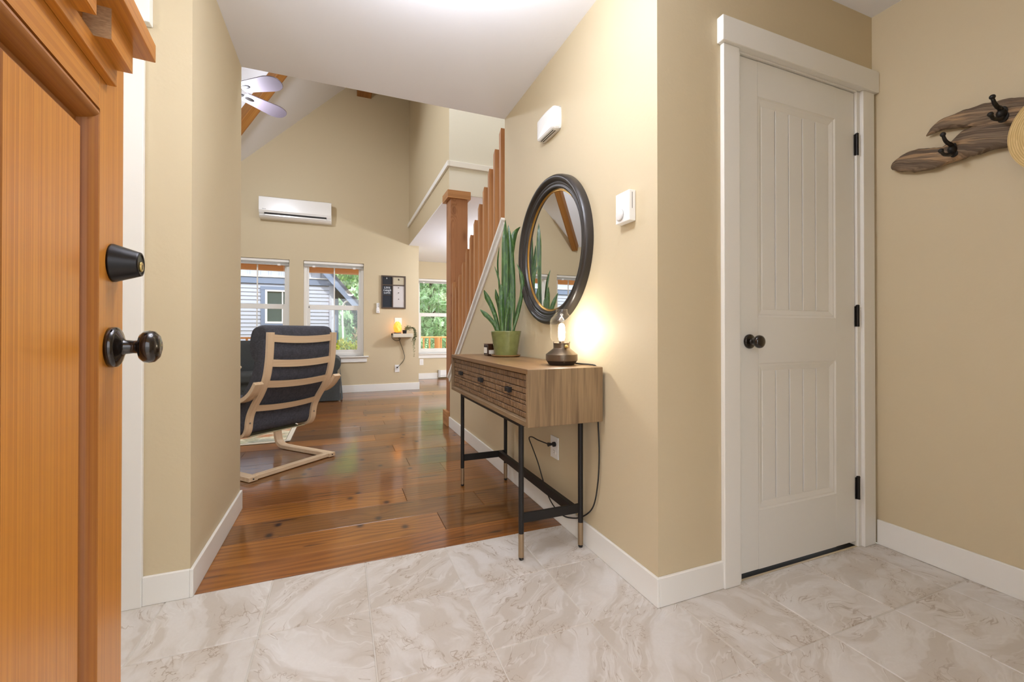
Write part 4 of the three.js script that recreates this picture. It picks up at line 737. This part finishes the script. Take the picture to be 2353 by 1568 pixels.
// ---- memo board
{
  const t = thing('memo_board', 'dark wooden framed memo board with chalk, cork and white panels on the far wall', 'board', [0.8175, 1.6385, ZF]), w = 0.197, h = 0.273, b = (a, c, d, e, z0 = 0.0004, z1 = 0.022) => bx(a, c, d, e, z0, z1, 0.002);
  part(t, 'frame', merge([b(-w, -w + 0.02, -h, h), b(w - 0.022, w, -h, h), b(-w + 0.02, w - 0.022, h - 0.022, h), b(-w + 0.02, w - 0.022, -h, -h + 0.022), b(-0.026, -0.008, -h + 0.022, h - 0.022), b(-0.008, w - 0.022, 0.106, 0.124), b(-w + 0.02, -0.026, 0.106, 0.124), b(-w + 0.02, -0.026, -0.056, -0.05, 0.0004, 0.019)]), M.frameWood);
  part(t, 'chalk_panel', b(-w + 0.016, -0.022, 0.122, h - 0.018, 0.002, 0.01), M.chalk); part(t, 'chalk_panel', b(-w + 0.016, -0.022, -h + 0.018, -0.052, 0.002, 0.01), std({ color: hex(26, 34, 44), roughness: 0.6 }));
  const cv = document.createElement('canvas'); cv.width = 256; cv.height = 316; const cx = cv.getContext('2d'); cx.fillStyle = '#232a33'; cx.fillRect(0, 0, 256, 316); cx.fillStyle = '#dfe3e6'; cx.textAlign = 'center';
  cx.font = 'bold 84px serif'; cx.fillText('LIVE', 128, 100); cx.font = 'italic bold 84px serif'; cx.fillText('Laugh', 128, 184); cx.font = 'bold 80px serif'; cx.fillText('LOVE', 128, 276);
  const ct = new THREE.CanvasTexture(cv); ct.colorSpace = THREE.SRGBColorSpace;
  part(t, 'lettered_panel', b(-w + 0.016, -0.022, -0.051, 0.107, 0.002, 0.01), std({ color: hex(35, 42, 51), roughness: 0.6 }));
  part(t, 'lettering', new THREE.PlaneGeometry(0.126, 0.152).translate((-w + 0.016 - 0.022) / 2, 0.028, 0.0104), std({ map: ct, roughness: 0.6 }));
  part(t, 'linen_panel', b(-0.01, w - 0.018, 0.122, h - 0.018, 0.002, 0.01), M.linen); part(t, 'white_panel', b(-0.01, w - 0.018, -h + 0.018, 0.107, 0.002, 0.01), M.board);
  for (const [x, y, m] of [[-0.11, 0.215, M.plasticGrey], [0.085, 0.2, M.slot]]) part(t, 'clip', merge([b(x - 0.008, x + 0.008, y, y + 0.014, 0.009, 0.022), b(x - 0.003, x + 0.003, y + 0.012, y + 0.026, 0.009, 0.018)]), m);
  for (const y of [0.075, -0.01, -0.115]) part(t, 'magnet', tr(new THREE.CylinderGeometry(0.007, 0.007, 0.007, 14).rotateX(Math.PI / 2), 0.083, y, 0.0135), M.slot);
}
{
  const t = thing('remote_holder', 'small white remote control in a holder beside the memo board', 'remote control', [0.567, 1.366, ZF]);
  part(t, 'holder', bx(-0.026, 0.026, -0.082, 0.0, 0.0004, 0.028, 0.005), M.plastic); const r = part(t, 'remote', bx(-0.022, 0.022, -0.07, 0.085, 0.006, 0.022, 0.006), M.plastic); part(r, 'display', bx(0.0, 0.017, 0.02, 0.072, 0.0216, 0.0226), M.plasticGrey); part(r, 'display_edge', merge([bx(-0.001, 0.001, 0.018, 0.074, 0.0217, 0.0228), bx(0.016, 0.018, 0.018, 0.074, 0.0217, 0.0228), bx(-0.001, 0.018, 0.072, 0.076, 0.0217, 0.0228), bx(-0.001, 0.018, 0.017, 0.021, 0.0217, 0.0228)]), M.slot);
  part(t, 'button', bx(-0.004, 0.01, -0.066, -0.058, 0.0275, 0.029), M.slot);
}
{ const t = outlet('blank white double switch plate behind the glowing salt lamp', [0.893, 1.152, ZF], 'z', 0.116, 0.118, false); t.name = 'switch_plate'; t.userData.category = 'switch plate'; for (const x of [-0.028, 0.028]) part(t, 'rocker', bx(x - 0.016, x + 0.016, -0.033, 0.033, 0.005, 0.0085, 0.002), M.plastic); }
outlet('white wall outlet below the floating shelf', [0.878, 0.364, ZF], 'z', 0.076, 0.122);
outlet('white wall outlet in the alcove below its window', [1.556, 0.352, ZK], 'z', 0.078, 0.128);
{ const t = thing('floating_shelf', 'cream floating wall shelf holding the salt lamp and trailing plant', 'shelf', [0.952, 0.885, ZF]); part(t, 'board', bx(-0.155, 0.162, 0, 0.062, 0.0004, 0.145, 0.006, 'x'), M.rugEdge); part(t, 'back_cleat', bx(-0.14, 0.145, 0.014, 0.05, 0.0002, 0.02), M.rugEdge); }
// ---- salt lamp with cord
{
  const P = [0.875, 0.9472, -7.262], t = thing('salt_lamp', 'glowing orange salt rock lamp on the floating shelf', 'lamp', P);
  part(t, 'wooden_base', lathe([[0, 0.0003], [0.056, 0.0003], [0.058, 0.004], [0.058, 0.014], [0.055, 0.018], [0, 0.018]], 32), M.frameWood);
  const g = new THREE.IcosahedronGeometry(1, 3), p = g.attributes.position; for (let i = 0; i < p.count; i++) { const v = V(p.getX(i), p.getY(i), p.getZ(i)), k = 1 + 0.14 * Math.sin(v.x * 5 + 1) * Math.sin(v.y * 4 + v.z * 5) + 0.08 * Math.sin(v.z * 9 + v.x * 7); p.setXYZ(i, v.x * 0.062 * k * (1 - 0.18 * v.y), 0.108 + v.y * 0.095 * k, v.z * 0.056 * k * (1 - 0.18 * v.y)); } g.computeVertexNormals();
  part(t, 'salt_rock', g, M.salt); bulbLight(t, [0, 0.1, 0], LIGHTS.salt, new THREE.Color(1, 0.55, 0.16), 0.04);
  const q = (x, y, z) => [x - P[0], y - P[1], z - P[2]];
  const c = part(t, 'cord', tube([q(0.825, 0.956, -7.25), q(0.8, 0.957, -7.24), q(0.785, 0.945, -7.24), q(0.782, 0.91, -7.25), q(0.79, 0.875, -7.28), q(0.82, 0.845, -7.3), q(0.86, 0.83, -7.31), q(0.915, 0.842, -7.3), q(0.925, 0.87, -7.3), q(0.9, 0.872, -7.3), q(0.912, 0.84, -7.315), q(0.94, 0.76, -7.325), q(0.975, 0.66, -7.328), q(1.0, 0.55, -7.328), q(0.985, 0.5, -7.326), q(0.93, 0.43, -7.322), q(0.882, 0.385, -7.318)], 0.0038, 120, 8), M.cord);
  part(c, 'plug', tr(new THREE.CylinderGeometry(0.011, 0.012, 0.026, 14).rotateX(Math.PI / 2), ...q(0.878, 0.383, -7.319)), M.cord);
  part(c, 'dimmer_switch', bx(-0.102, -0.082, -0.03, 0.006, 0.006, 0.03, 0.006), M.cord);
}
// ---- trailing plant
{
  const P = [0.99, 0.9472, -7.265], t = thing('trailing_plant', 'small grey-green trailing plant in a black pot spilling over the shelf end', 'plant', P), leaves = [], stems = [];
  part(t, 'pot', lathe([[0, 0.0003], [0.03, 0.0003], [0.036, 0.055], [0.038, 0.06], [0.034, 0.06], [0.033, 0.052], [0, 0.05]], 28), M.chalk);
  const leaf = (p, s) => { const a = rr(0, 6.28), o = [], d = V(Math.cos(a), rr(-0.5, 0.6), Math.sin(a)).normalize(), w = V(-d.z, 0.3, d.x).normalize(), q = V(...p); quad(o, q.toArray(), q.clone().addScaledVector(d, s * 0.5).addScaledVector(w, s * 0.36).toArray(), q.clone().addScaledVector(d, s).toArray(), q.clone().addScaledVector(d, s * 0.5).addScaledVector(w, -s * 0.36).toArray()); leaves.push(soup(o, 0)); };
  for (let i = 0; i < 150; i++) { const a = rr(0, 6.28), r = Math.sqrt(rnd()), x = Math.cos(a) * r; leaf([0.052 + x * 0.055, 0.06 + rr(0, 0.1) * (1 - r * 0.6), 0.03 + Math.sin(a) * r * 0.05], rr(0.022, 0.04)); }
  for (let k = 0; k < 9; k++) { const x1 = 0.128 + rr(-0.004, 0.026), L = rr(0.16, 0.5) * (k < 5 ? 1 : 0.5), pts = [[0.02, 0.07, 0.01], [0.07, 0.1, 0.03], [x1 - 0.01, 0.09, 0.05], [x1 + 0.022, 0.02, 0.05], [x1 + 0.02, -0.05, 0.045], [x1 + 0.012, -L * 0.5, 0.03], [x1 + rr(-0.012, 0.01), -L, 0.02]]; stems.push(tube(pts, 0.0013, 30, 5)); smooth(pts, 60).forEach((p, i) => { if (i > 14) leaf([p[0] + 0.006, p[1], p[2]], rr(0.016, 0.03)); }); }
  part(t, 'stem', merge(stems), M.sage); part(t, 'foliage', merge(leaves), M.sage).userData.kind = 'stuff';
}
// ---- baseboard heater in the alcove
{ const t = thing('baseboard_heater', 'white electric baseboard heater under the alcove window', 'heater', [2.4, 0.03, ZK]); part(t, 'housing', bx(-0.49, 0.49, 0, 0.145, 0.0004, 0.06, 0.006, 'x'), M.plastic); part(t, 'grille_slot', bx(-0.46, 0.46, 0.03, 0.04, 0.0595, 0.0606), M.plasticGrey); part(t, 'end_cap', bx(-0.505, -0.46, -0.004, 0.15, 0.0003, 0.063, 0.005), M.plasticGrey); }
// ---- raised mini blinds
WIN.concat([[1.46, 2.4]]).forEach(([a, b], i) => {
  const zw = i < 3 ? ZF : ZK, t = thing('window_blind', ['raised white mini blind in the window farthest left, behind the hall wall', 'raised white mini blind in the window behind the armchair', 'raised white mini blind in the window showing the house corner', 'raised white mini blind in the alcove window'][i], 'blind', [(a + b) / 2, WY1 - 0.001, zw - 0.04]), w = (b - a) / 2 - 0.006;
  part(t, 'headrail', bx(-w, w, -0.042, -0.001, -0.02, 0.022, 0.003, 'x'), M.white);
  for (let k = 0; k < 5; k++) part(t, 'slat', bx(-w + 0.006, w - 0.006, -0.05 - k * 0.005, -0.0475 - k * 0.005, -0.012, 0.014, 0.001, 'x'), M.white);
  part(t, 'bottom_rail', bx(-w + 0.004, w - 0.004, -0.088, -0.074, -0.014, 0.016, 0.003, 'x'), M.plasticGrey);
  for (const e of [-1, 1]) part(t, 'bracket', bx(e * (w - 0.14) - 0.02, e * (w - 0.14) + 0.02, -0.094, -0.07, -0.016, 0.02, 0.002), M.plastic);
  if (i !== 0) { const c = part(t, 'pull_cord', tr(new THREE.CylinderGeometry(0.0018, 0.0018, i === 3 ? 0.85 : 0.62, 6), i === 3 ? -0.02 : i === 1 ? w - 0.07 : -w + 0.075, i === 3 ? -0.52 : -0.4, 0.024), M.plasticGrey); if (i === 2) part(c, 'cord_tassel', tr(lathe([[0, 0], [0.006, 0], [0.004, 0.03], [0, 0.032]], 10), -w + 0.075, -0.735, 0.024), M.slot); }
});
// ---- ceiling fan, half hidden by the hall wall
{
  const H = [-1.02, 3.32, -4.87], t = thing('ceiling_fan', 'ceiling fan with mauve-brown blades below the vaulted ceiling', 'ceiling fan', H);
  part(t, 'downrod', tr(new THREE.CylinderGeometry(0.012, 0.012, CY - H[1] - 0.1, 14), 0, (CY - H[1]) / 2 + 0.06, 0), M.chrome);
  part(t, 'canopy', tr(lathe([[0, 0.08], [0.05, 0.08], [0.07, 0.0], [0, 0]], 28).rotateX(0), 0, CY - H[1] - 0.1, 0), M.chrome);
  part(t, 'motor_housing', lathe([[0, 0.14], [0.04, 0.14], [0.09, 0.1], [0.11, 0.06], [0.11, 0.0], [0.08, -0.04], [0.05, -0.05], [0, -0.05]], 40), M.chrome);
  const R0 = V(0.928, 0, 0.373), F0 = V(0.373, 0, -0.928);
  for (let k = 0; k < 5; k++) {
    const ang = (-11 + 72 * k) * Math.PI / 180, g = part(t, 'blade', (() => { const s = new THREE.Shape(); s.moveTo(0.16, -0.058); s.lineTo(0.46, -0.086); s.quadraticCurveTo(0.585, -0.08, 0.585, 0); s.quadraticCurveTo(0.585, 0.08, 0.46, 0.086); s.lineTo(0.16, 0.058); s.quadraticCurveTo(0.13, 0, 0.16, -0.058); return new THREE.ExtrudeGeometry(s, { depth: 0.006, bevelSize: 0.002, bevelThickness: 0.002, bevelSegments: 1 }).rotateX(Math.PI / 2); })(), M.blade);
    const d = R0.clone().multiplyScalar(Math.cos(ang)).addScaledVector(F0, Math.sin(ang)), y = Math.atan2(-d.z, d.x);
    g.rotation.order = 'YXZ'; g.rotation.set(-0.3, y, 0); g.position.y = 0.02;
    part(g, 'blade_arm', merge([bx(0.08, 0.2, -0.006, 0.006, -0.014, 0.014, 0.004), tr(new THREE.SphereGeometry(0.03, 16, 10).scale(1.6, 0.3, 0.7), 0.2, -0.008, 0)]), M.iron);
  }
  part(t, 'light_globe', tr(new THREE.SphereGeometry(0.1, 32, 20).scale(1, 0.75, 1), 0, -0.12, 0), M.dome); bulbLight(t, [0, -0.12, 0], LIGHTS.fan, SOFT, 0.08);
}
// ---- ceiling panels out of the picture that light the stairwell, the kitchen side and the sitting side
function panelLight(name, label, p, w, d, power) {
  const t = thing(name, label, 'ceiling light', p);
  part(t, 'housing', bx(-w / 2 - 0.02, w / 2 + 0.02, 0, 0.035, -d / 2 - 0.02, d / 2 + 0.02, 0.004), M.white); part(t, 'diffuser', bx(-w / 2, w / 2, -0.004, 0.001, -d / 2, d / 2), M.panelGlow);
  const l = new THREE.RectAreaLight(SOFT, power, w, d); l.position.set(0, -0.008, 0); l.rotation.x = -Math.PI / 2; t.add(l);
}
panelLight('ceiling_light', 'slim ceiling light above the stairwell, out of the picture', [1.58, 4.72, -3.4], 0.5, 0.5, LIGHTS.stair * 2);
panelLight('ceiling_light', 'slim hanging light near the ridge of the great room, above the hall ceiling', [0.35, 4.6, -3.7], 0.6, 0.6, LIGHTS.living);
{
  const t = thing('pendant_lamp', 'white globe pendant lamp over the kitchen side, hidden behind the stair wall', 'pendant lamp', [2.7, 1.95, -6.3]);
  part(t, 'cord', tr(new THREE.CylinderGeometry(0.004, 0.004, 0.42, 8), 0, 0.28, 0), M.cord); part(t, 'globe', new THREE.SphereGeometry(0.12, 32, 20), M.dome); bulbLight(t, [0, 0, 0], LIGHTS.kitchen, SOFT, 0.1);
}
// ================================================================== OUTSIDE
struct('ground', bx(-40, 40, -0.75, -0.55, -60, -7.5), M.ground, 'lawn beyond the porch');
struct('hill', uvBox(soup((() => { const o = [], N = 40, f = (i) => { const x = -45 + 90 * i / N; return [x, 9 + 2.2 * Math.sin(i * 0.7) + 1.1 * Math.sin(i * 1.9), -44 - 3 * Math.sin(i * 0.5)]; }; for (let i = 0; i < N; i++) { const a = f(i), b = f(i + 1), A = [a[0], -0.7, -30], B2 = [b[0], -0.7, -30]; quad(o, A, B2, b, a); quad(o, a, b, [b[0], -0.7, -60], [a[0], -0.7, -60]); } return o; })(), 0.6), 'y'), std({ color: hex(96, 128, 76), roughness: 1 }), 'wooded green hillside far behind the neighbouring house');
struct('ground', bx(-40, 40, -0.35, -0.15, 0.17, 30), std({ color: hex(168, 166, 160), roughness: 1 }), 'path outside the front door');
struct('porch_floor', bx(-5.5, 5, -0.2, -0.06, -10.75, -9.06), M.cedar);
struct('porch_floor', bx(-5.5, XR - 0.12, -0.2, -0.06, -9.06, -7.49), M.cedar);
struct('porch_roof', bx(-5.5, 1.1, 2.52, 2.62, -10.75, -7.49), M.cedar);
struct('beam_3', bx(-5.5, 1.1, 2.295, 2.52, -10.5, -10.36, 0.01, 'x'), M.cedar, 'cedar porch beam seen at the top of the windows');
struct('porch_roof', bx(-1.6, 2.4, 2.62, 2.72, 0.17, 1.5), M.cedar);
{
  const t = thing('porch_railing', 'cedar porch railing with square balusters outside the windows', 'railing', [0, 0, -10.6]);
  for (const [a, b] of [[-5.4, -1.25], [1.3, 5]]) { part(t, 'top_rail', bx(a, b, 0.83, 0.868, -0.045, 0.045, 0.006, 'x'), M.cedar); part(t, 'bottom_rail', bx(a, b, 0.06, 0.1, -0.02, 0.02, 0.004, 'x'), M.cedar); }
  const g = bx(-0.019, 0.019, 0.1, 0.83, -0.019, 0.019, 0.003), pg = tr(new THREE.CylinderGeometry(0.055, 0.055, 0.9, 18), 0, 0.39, 0.02); let n = 0;
  for (let i = 0; i < 70; i++) { const x = -5.2 + i * 0.145; if (x > -1.3 && x < 1.35) continue; const b = part(t, n ? 'baluster_' + String(n).padStart(3, '0') : 'baluster', g, M.cedar); b.position.x = x; n++; }
  [-3.9, -1.28, 1.33, 2.25, 4.4].forEach((x) => { const b = part(t, 'post', pg, M.cedar); b.position.x = x; });
}
// ---- neighbouring house
{
  const Z = -12.5, t = thing('neighbor_house', 'pale blue-grey house with lap siding and slate-blue trim beyond the windows', 'house', [0, 0, Z]), XE = -0.165, B = (a, b, c, d, e, f, r = 0) => bx(a, b, c, d, e, f, r);
  part(t, 'wall', B(-7, XE, -0.6, 2.3, -5, -0.03), M.siding);
  for (let i = 0; i < 28; i++) { const y = -0.56 + i * 0.0985, o = [], A = [[-7, y, 0.009], [XE - 0.1, y, 0.009], [XE - 0.1, y + 0.11, -0.012], [-7, y + 0.11, -0.012]], D = A.map((p) => [p[0], p[1], p[2] - 0.014]); quad(o, ...A); for (let k = 0; k < 4; k++) { const l = (k + 1) % 4; quad(o, A[k], D[k], D[l], A[l]); } part(t, i ? 'siding_board_' + String(i).padStart(3, '0') : 'siding_board', soup(o, 0), M.siding); }
  part(t, 'belly_band', B(-7, XE + 0.02, 2.222, 2.385, -0.02, 0.035), M.houseTrim); part(t, 'band_cap', B(-7, XE + 0.02, 2.385, 2.41, -0.02, 0.06), M.white);
  part(t, 'corner_board', B(XE - 0.12, XE + 0.015, -0.6, 2.222, -0.1, 0.03), M.siding); part(t, 'corner_board', B(XE - 0.005, XE + 0.11, -0.6, 2.1, -0.3, -0.18), M.houseTrim);
  const sl = 1.146, ry = (x) => 2.52 - sl * (x + 0.229), RXH = -3.6;
  part(t, 'gable_wall', wall([[2 * RXH - XE, 2.3], [XE, 2.3], [XE, ry(XE)], [RXH, ry(RXH)], [2 * RXH - XE, ry(XE)]], [], 'z', -0.1, 0.1), M.siding);
  for (let i = 0; i < 16; i++) { const x = XE - 0.12 - i * 0.2345; part(t, i ? 'batten_' + String(i).padStart(3, '0') : 'batten', B(x - 0.02, x + 0.02, 2.41, Math.min(ry(x), 4.5), 0, 0.018), M.siding); }
  const L = Math.hypot(1, sl), rake = (z0, z1, d0, d1, mat, name) => { for (const q of [1, -1]) { const o = [], X = (x) => q > 0 ? x : 2 * RXH - x, P = [[RXH, ry(RXH) + d0 * L], [0.52, ry(0.52) + d0 * L], [0.52, ry(0.52) + d1 * L], [RXH, ry(RXH) + d1 * L]].map(([x, y]) => [X(x), y]); const F = P.map((p) => [...p, z1]), K = P.map((p) => [...p, z0]); if (q > 0) { quad(o, F[0], F[3], F[2], F[1]); quad(o, K[0], K[1], K[2], K[3]); } else { quad(o, ...F); quad(o, K[3], K[2], K[1], K[0]); } for (let k = 0; k < 4; k++) { const l = (k + 1) % 4; quad(o, F[k], F[l], K[l], K[k]); quad(o, F[l], F[k], K[k], K[l]); } part(t, name, uvBox(soup(o, 0), 'y'), mat); } };
  rake(0.2, 0.24, -0.16, 0.0, M.houseTrim, 'rake_board'); rake(-5.2, 0.27, 0.0, 0.05, M.shingle, 'roof'); rake(-5.0, 0.2, -0.03, -0.005, M.houseTrim, 'soffit');
  part(t, 'fascia', B(0.49, 0.53, ry(0.52) - 0.2, ry(0.52) + 0.03, -5, 0.24), M.houseTrim);
  part(t, 'downspout', tube([[0.36, 1.86, 0.05], [0.12, 1.8, 0.05], [0.06, 1.7, 0.05], [0.06, 0.8, 0.05], [0.06, -0.5, 0.05]], 0.024, 40, 8), M.white);
  const w = part(t, 'window', merge([B(-1.79, -1.745, 1.2, 2.06, 0, 0.05), B(-1.045, -1.0, 1.2, 2.06, 0, 0.05), B(-1.745, -1.045, 2.02, 2.06, 0, 0.05), B(-1.745, -1.045, 1.2, 1.245, 0, 0.05), B(-1.745, -1.045, 1.61, 1.65, 0, 0.05), B(-1.412, -1.388, 1.245, 1.61, 0.01, 0.04), B(-1.412, -1.388, 1.65, 2.02, 0.01, 0.04)]), M.white);
  part(w, 'pane', B(-1.76, -1.03, 1.22, 2.04, 0.008, 0.016), M.houseGlass);
  part(t, 'window_trim', merge([B(-1.885, -1.79, 1.2, 2.06, -0.01, 0.045), B(-1.0, -0.92, 1.2, 2.06, -0.01, 0.045), B(-1.9, -0.9, 2.06, 2.15, -0.01, 0.05), B(-1.885, -0.92, 1.08, 1.2, -0.01, 0.045)]), M.houseTrim);
}
// ---- trees and shrubs
const leafMat = (c) => phy({ color: hex(...c), roughness: 0.8, side: THREE.DoubleSide, transmission: 0.35, thickness: 0 });
const leafGeo = (() => { const o = []; quad(o, [0, 0, 0], [0.26, 0.42, 0.05], [0, 1, -0.12], [-0.26, 0.42, 0.05]); return soup(o, 0); })();
const frondGeo = (() => { const o = []; for (let i = 0; i < 5; i++) { const y = i * 0.2, w = 0.3 * (1 - i * 0.14); quad(o, [0, y, 0], [w, y + 0.1, -0.08], [w * 0.9, y + 0.2, -0.1], [0, y + 0.14, 0]); quad(o, [0, y, 0], [0, y + 0.14, 0], [-w * 0.9, y + 0.2, -0.1], [-w, y + 0.1, -0.08]); } return soup(o, 0); })();
function foliage(parent, n, where, size, tones, geo = leafGeo, droop = 0) {
  const m = new THREE.InstancedMesh(geo, leafMat([255, 255, 255]), n), d = new THREE.Object3D(); m.name = 'foliage'; m.userData.kind = 'stuff'; shade(m);
  for (let i = 0; i < n; i++) { const p = where(); d.position.set(...p); d.rotation.set(rr(-1, 1) + droop, rr(0, 6.28), rr(-0.8, 0.8)); d.scale.setScalar(rr(size[0], size[1])); d.updateMatrix(); m.setMatrixAt(i, d.matrix); const a = tones[Math.floor(rnd() * tones.length)], k = rr(0.8, 1.15); m.setColorAt(i, hex(a[0] * k, a[1] * k, a[2] * k)); }
  parent.add(m); return m;
}
function blobs(list) { return () => { const b = list[Math.floor(rnd() * list.length)], u = rr(-1, 1), a = rr(0, 6.283), r = Math.pow(rnd(), 0.4), c = Math.sqrt(1 - u * u); return [b[0] + b[3] * r * c * Math.cos(a), b[1] + b[3] * r * u * (b[4] ?? 0.8), b[2] + b[3] * r * c * Math.sin(a)]; }; }
function tree(label, p, h, r, n, tones, kind) {
  const t = thing('tree', label, 'tree', p), list = [], br = [];
  if (kind === 'cedar') for (let i = 0; i < 26; i++) { const f = i / 26, y = 0.6 + h * f, q = r * (1.05 - f * 0.85), a = i * 2.4; list.push([Math.cos(a) * q * 0.55, y, Math.sin(a) * q * 0.55, q * 0.62, 0.5]); br.push(tube([[0, y + 0.2, 0], [Math.cos(a) * q * 0.5, y + 0.05, Math.sin(a) * q * 0.5], [Math.cos(a) * q, y - 0.3, Math.sin(a) * q]], 0.025, 8, 5)); }
  else for (let i = 0; i < 20; i++) { const a = i * 2.4, f = i / 20, q = r * Math.sqrt(rnd()) * 0.8, y = h * (0.3 + 0.62 * f); list.push([Math.cos(a) * q, y, Math.sin(a) * q, r * rr(0.34, 0.52)]); br.push(tube([[0, h * 0.25 + 0.3 * f * h, 0], [Math.cos(a) * q * 0.5, y * 0.86, Math.sin(a) * q * 0.5], [Math.cos(a) * q, y, Math.sin(a) * q]], 0.03, 8, 5)); }
  part(t, 'trunk', merge([limb([[0, -0.2, 0], [0.05, h * 0.3, 0], [0, h * 0.6, 0.04], [0.02, h * 0.95, 0]], [[0.17, 0.17], [0.13, 0.13], [0.09, 0.09], [0.02, 0.02]], [1, 0, 0], 12), ...br]), M.bark);
  foliage(t, n, blobs(list), kind === 'cedar' ? [0.22, 0.42] : [0.16, 0.3], tones, kind === 'cedar' ? frondGeo : leafGeo, kind === 'cedar' ? 1.2 : 0);
}
function shrub(label, p, r, h, n, tones, size) {
  const t = thing('shrub', label, 'shrub', p), list = [], st = [];
  for (let i = 0; i < 12; i++) { const a = i * 2.4, q = r * Math.sqrt(rnd()) * 0.7; list.push([Math.cos(a) * q, h * rr(0.45, 0.75), Math.sin(a) * q, r * 0.42, h / r * 0.55]); st.push(tube([[0, 0, 0], [Math.cos(a) * q * 0.4, h * 0.3, Math.sin(a) * q * 0.4], [Math.cos(a) * q, h * 0.6, Math.sin(a) * q]], 0.012, 8, 5)); }
  part(t, 'stem', merge(st), M.bark); foliage(t, n, blobs(list), size, tones);
}
const G1 = [[206, 226, 158], [222, 236, 184], [168, 204, 128], [232, 240, 204]], G2 = [[180, 214, 164], [206, 230, 188], [142, 184, 130], [222, 238, 208]];
tree('broad leafy tree rising right of the neighbouring house', [2.3, -0.55, -22], 8.5, 2.3, 9000, G1);
tree('dense rounded tree low behind the corner of the neighbouring house', [0.85, -0.55, -19.4], 3.4, 1.0, 5200, G2);
shrub('tall rounded dark green shrub beside the corner of the neighbouring house', [0.95, -0.55, -15.2], 0.62, 2.7, 4200, [[120, 168, 112], [150, 192, 138], [98, 140, 92], [176, 208, 160]], [0.1, 0.18]);
tree('tall cedar with drooping sprays filling the left of the alcove window', [3.4, -0.55, -17.2], 9, 1.6, 7000, G2, 'cedar');
tree('tall cedar with drooping sprays filling the right of the alcove window', [6.4, -0.55, -18.5], 9, 1.9, 7000, G1, 'cedar');
tree('distant leafy tree behind the two cedars', [6.5, -0.55, -28], 11, 3.4, 8000, G2);
tree('wide leafy tree closing the view between the house corner and the porch', [0.9, -0.55, -27], 9, 2.6, 9000, G2);
tree('leafy tree rising behind the ridge side of the neighbouring house', [-0.6, -0.55, -24], 8, 2.2, 6000, G1);
shrub('bright yellow-green shrub under the right-hand window', [0.35, -0.55, -11.35], 0.62, 1.42, 2600, [[206, 214, 60], [226, 226, 96], [170, 190, 48]], [0.06, 0.12]);
shrub('loose pinkish flowering shrub behind the yellow-green one', [0.95, -0.55, -13.4], 0.7, 1.75, 2200, [[190, 148, 124], [160, 160, 96], [196, 174, 140], [132, 150, 84]], [0.06, 0.12]);
renderer.render(scene, camera);
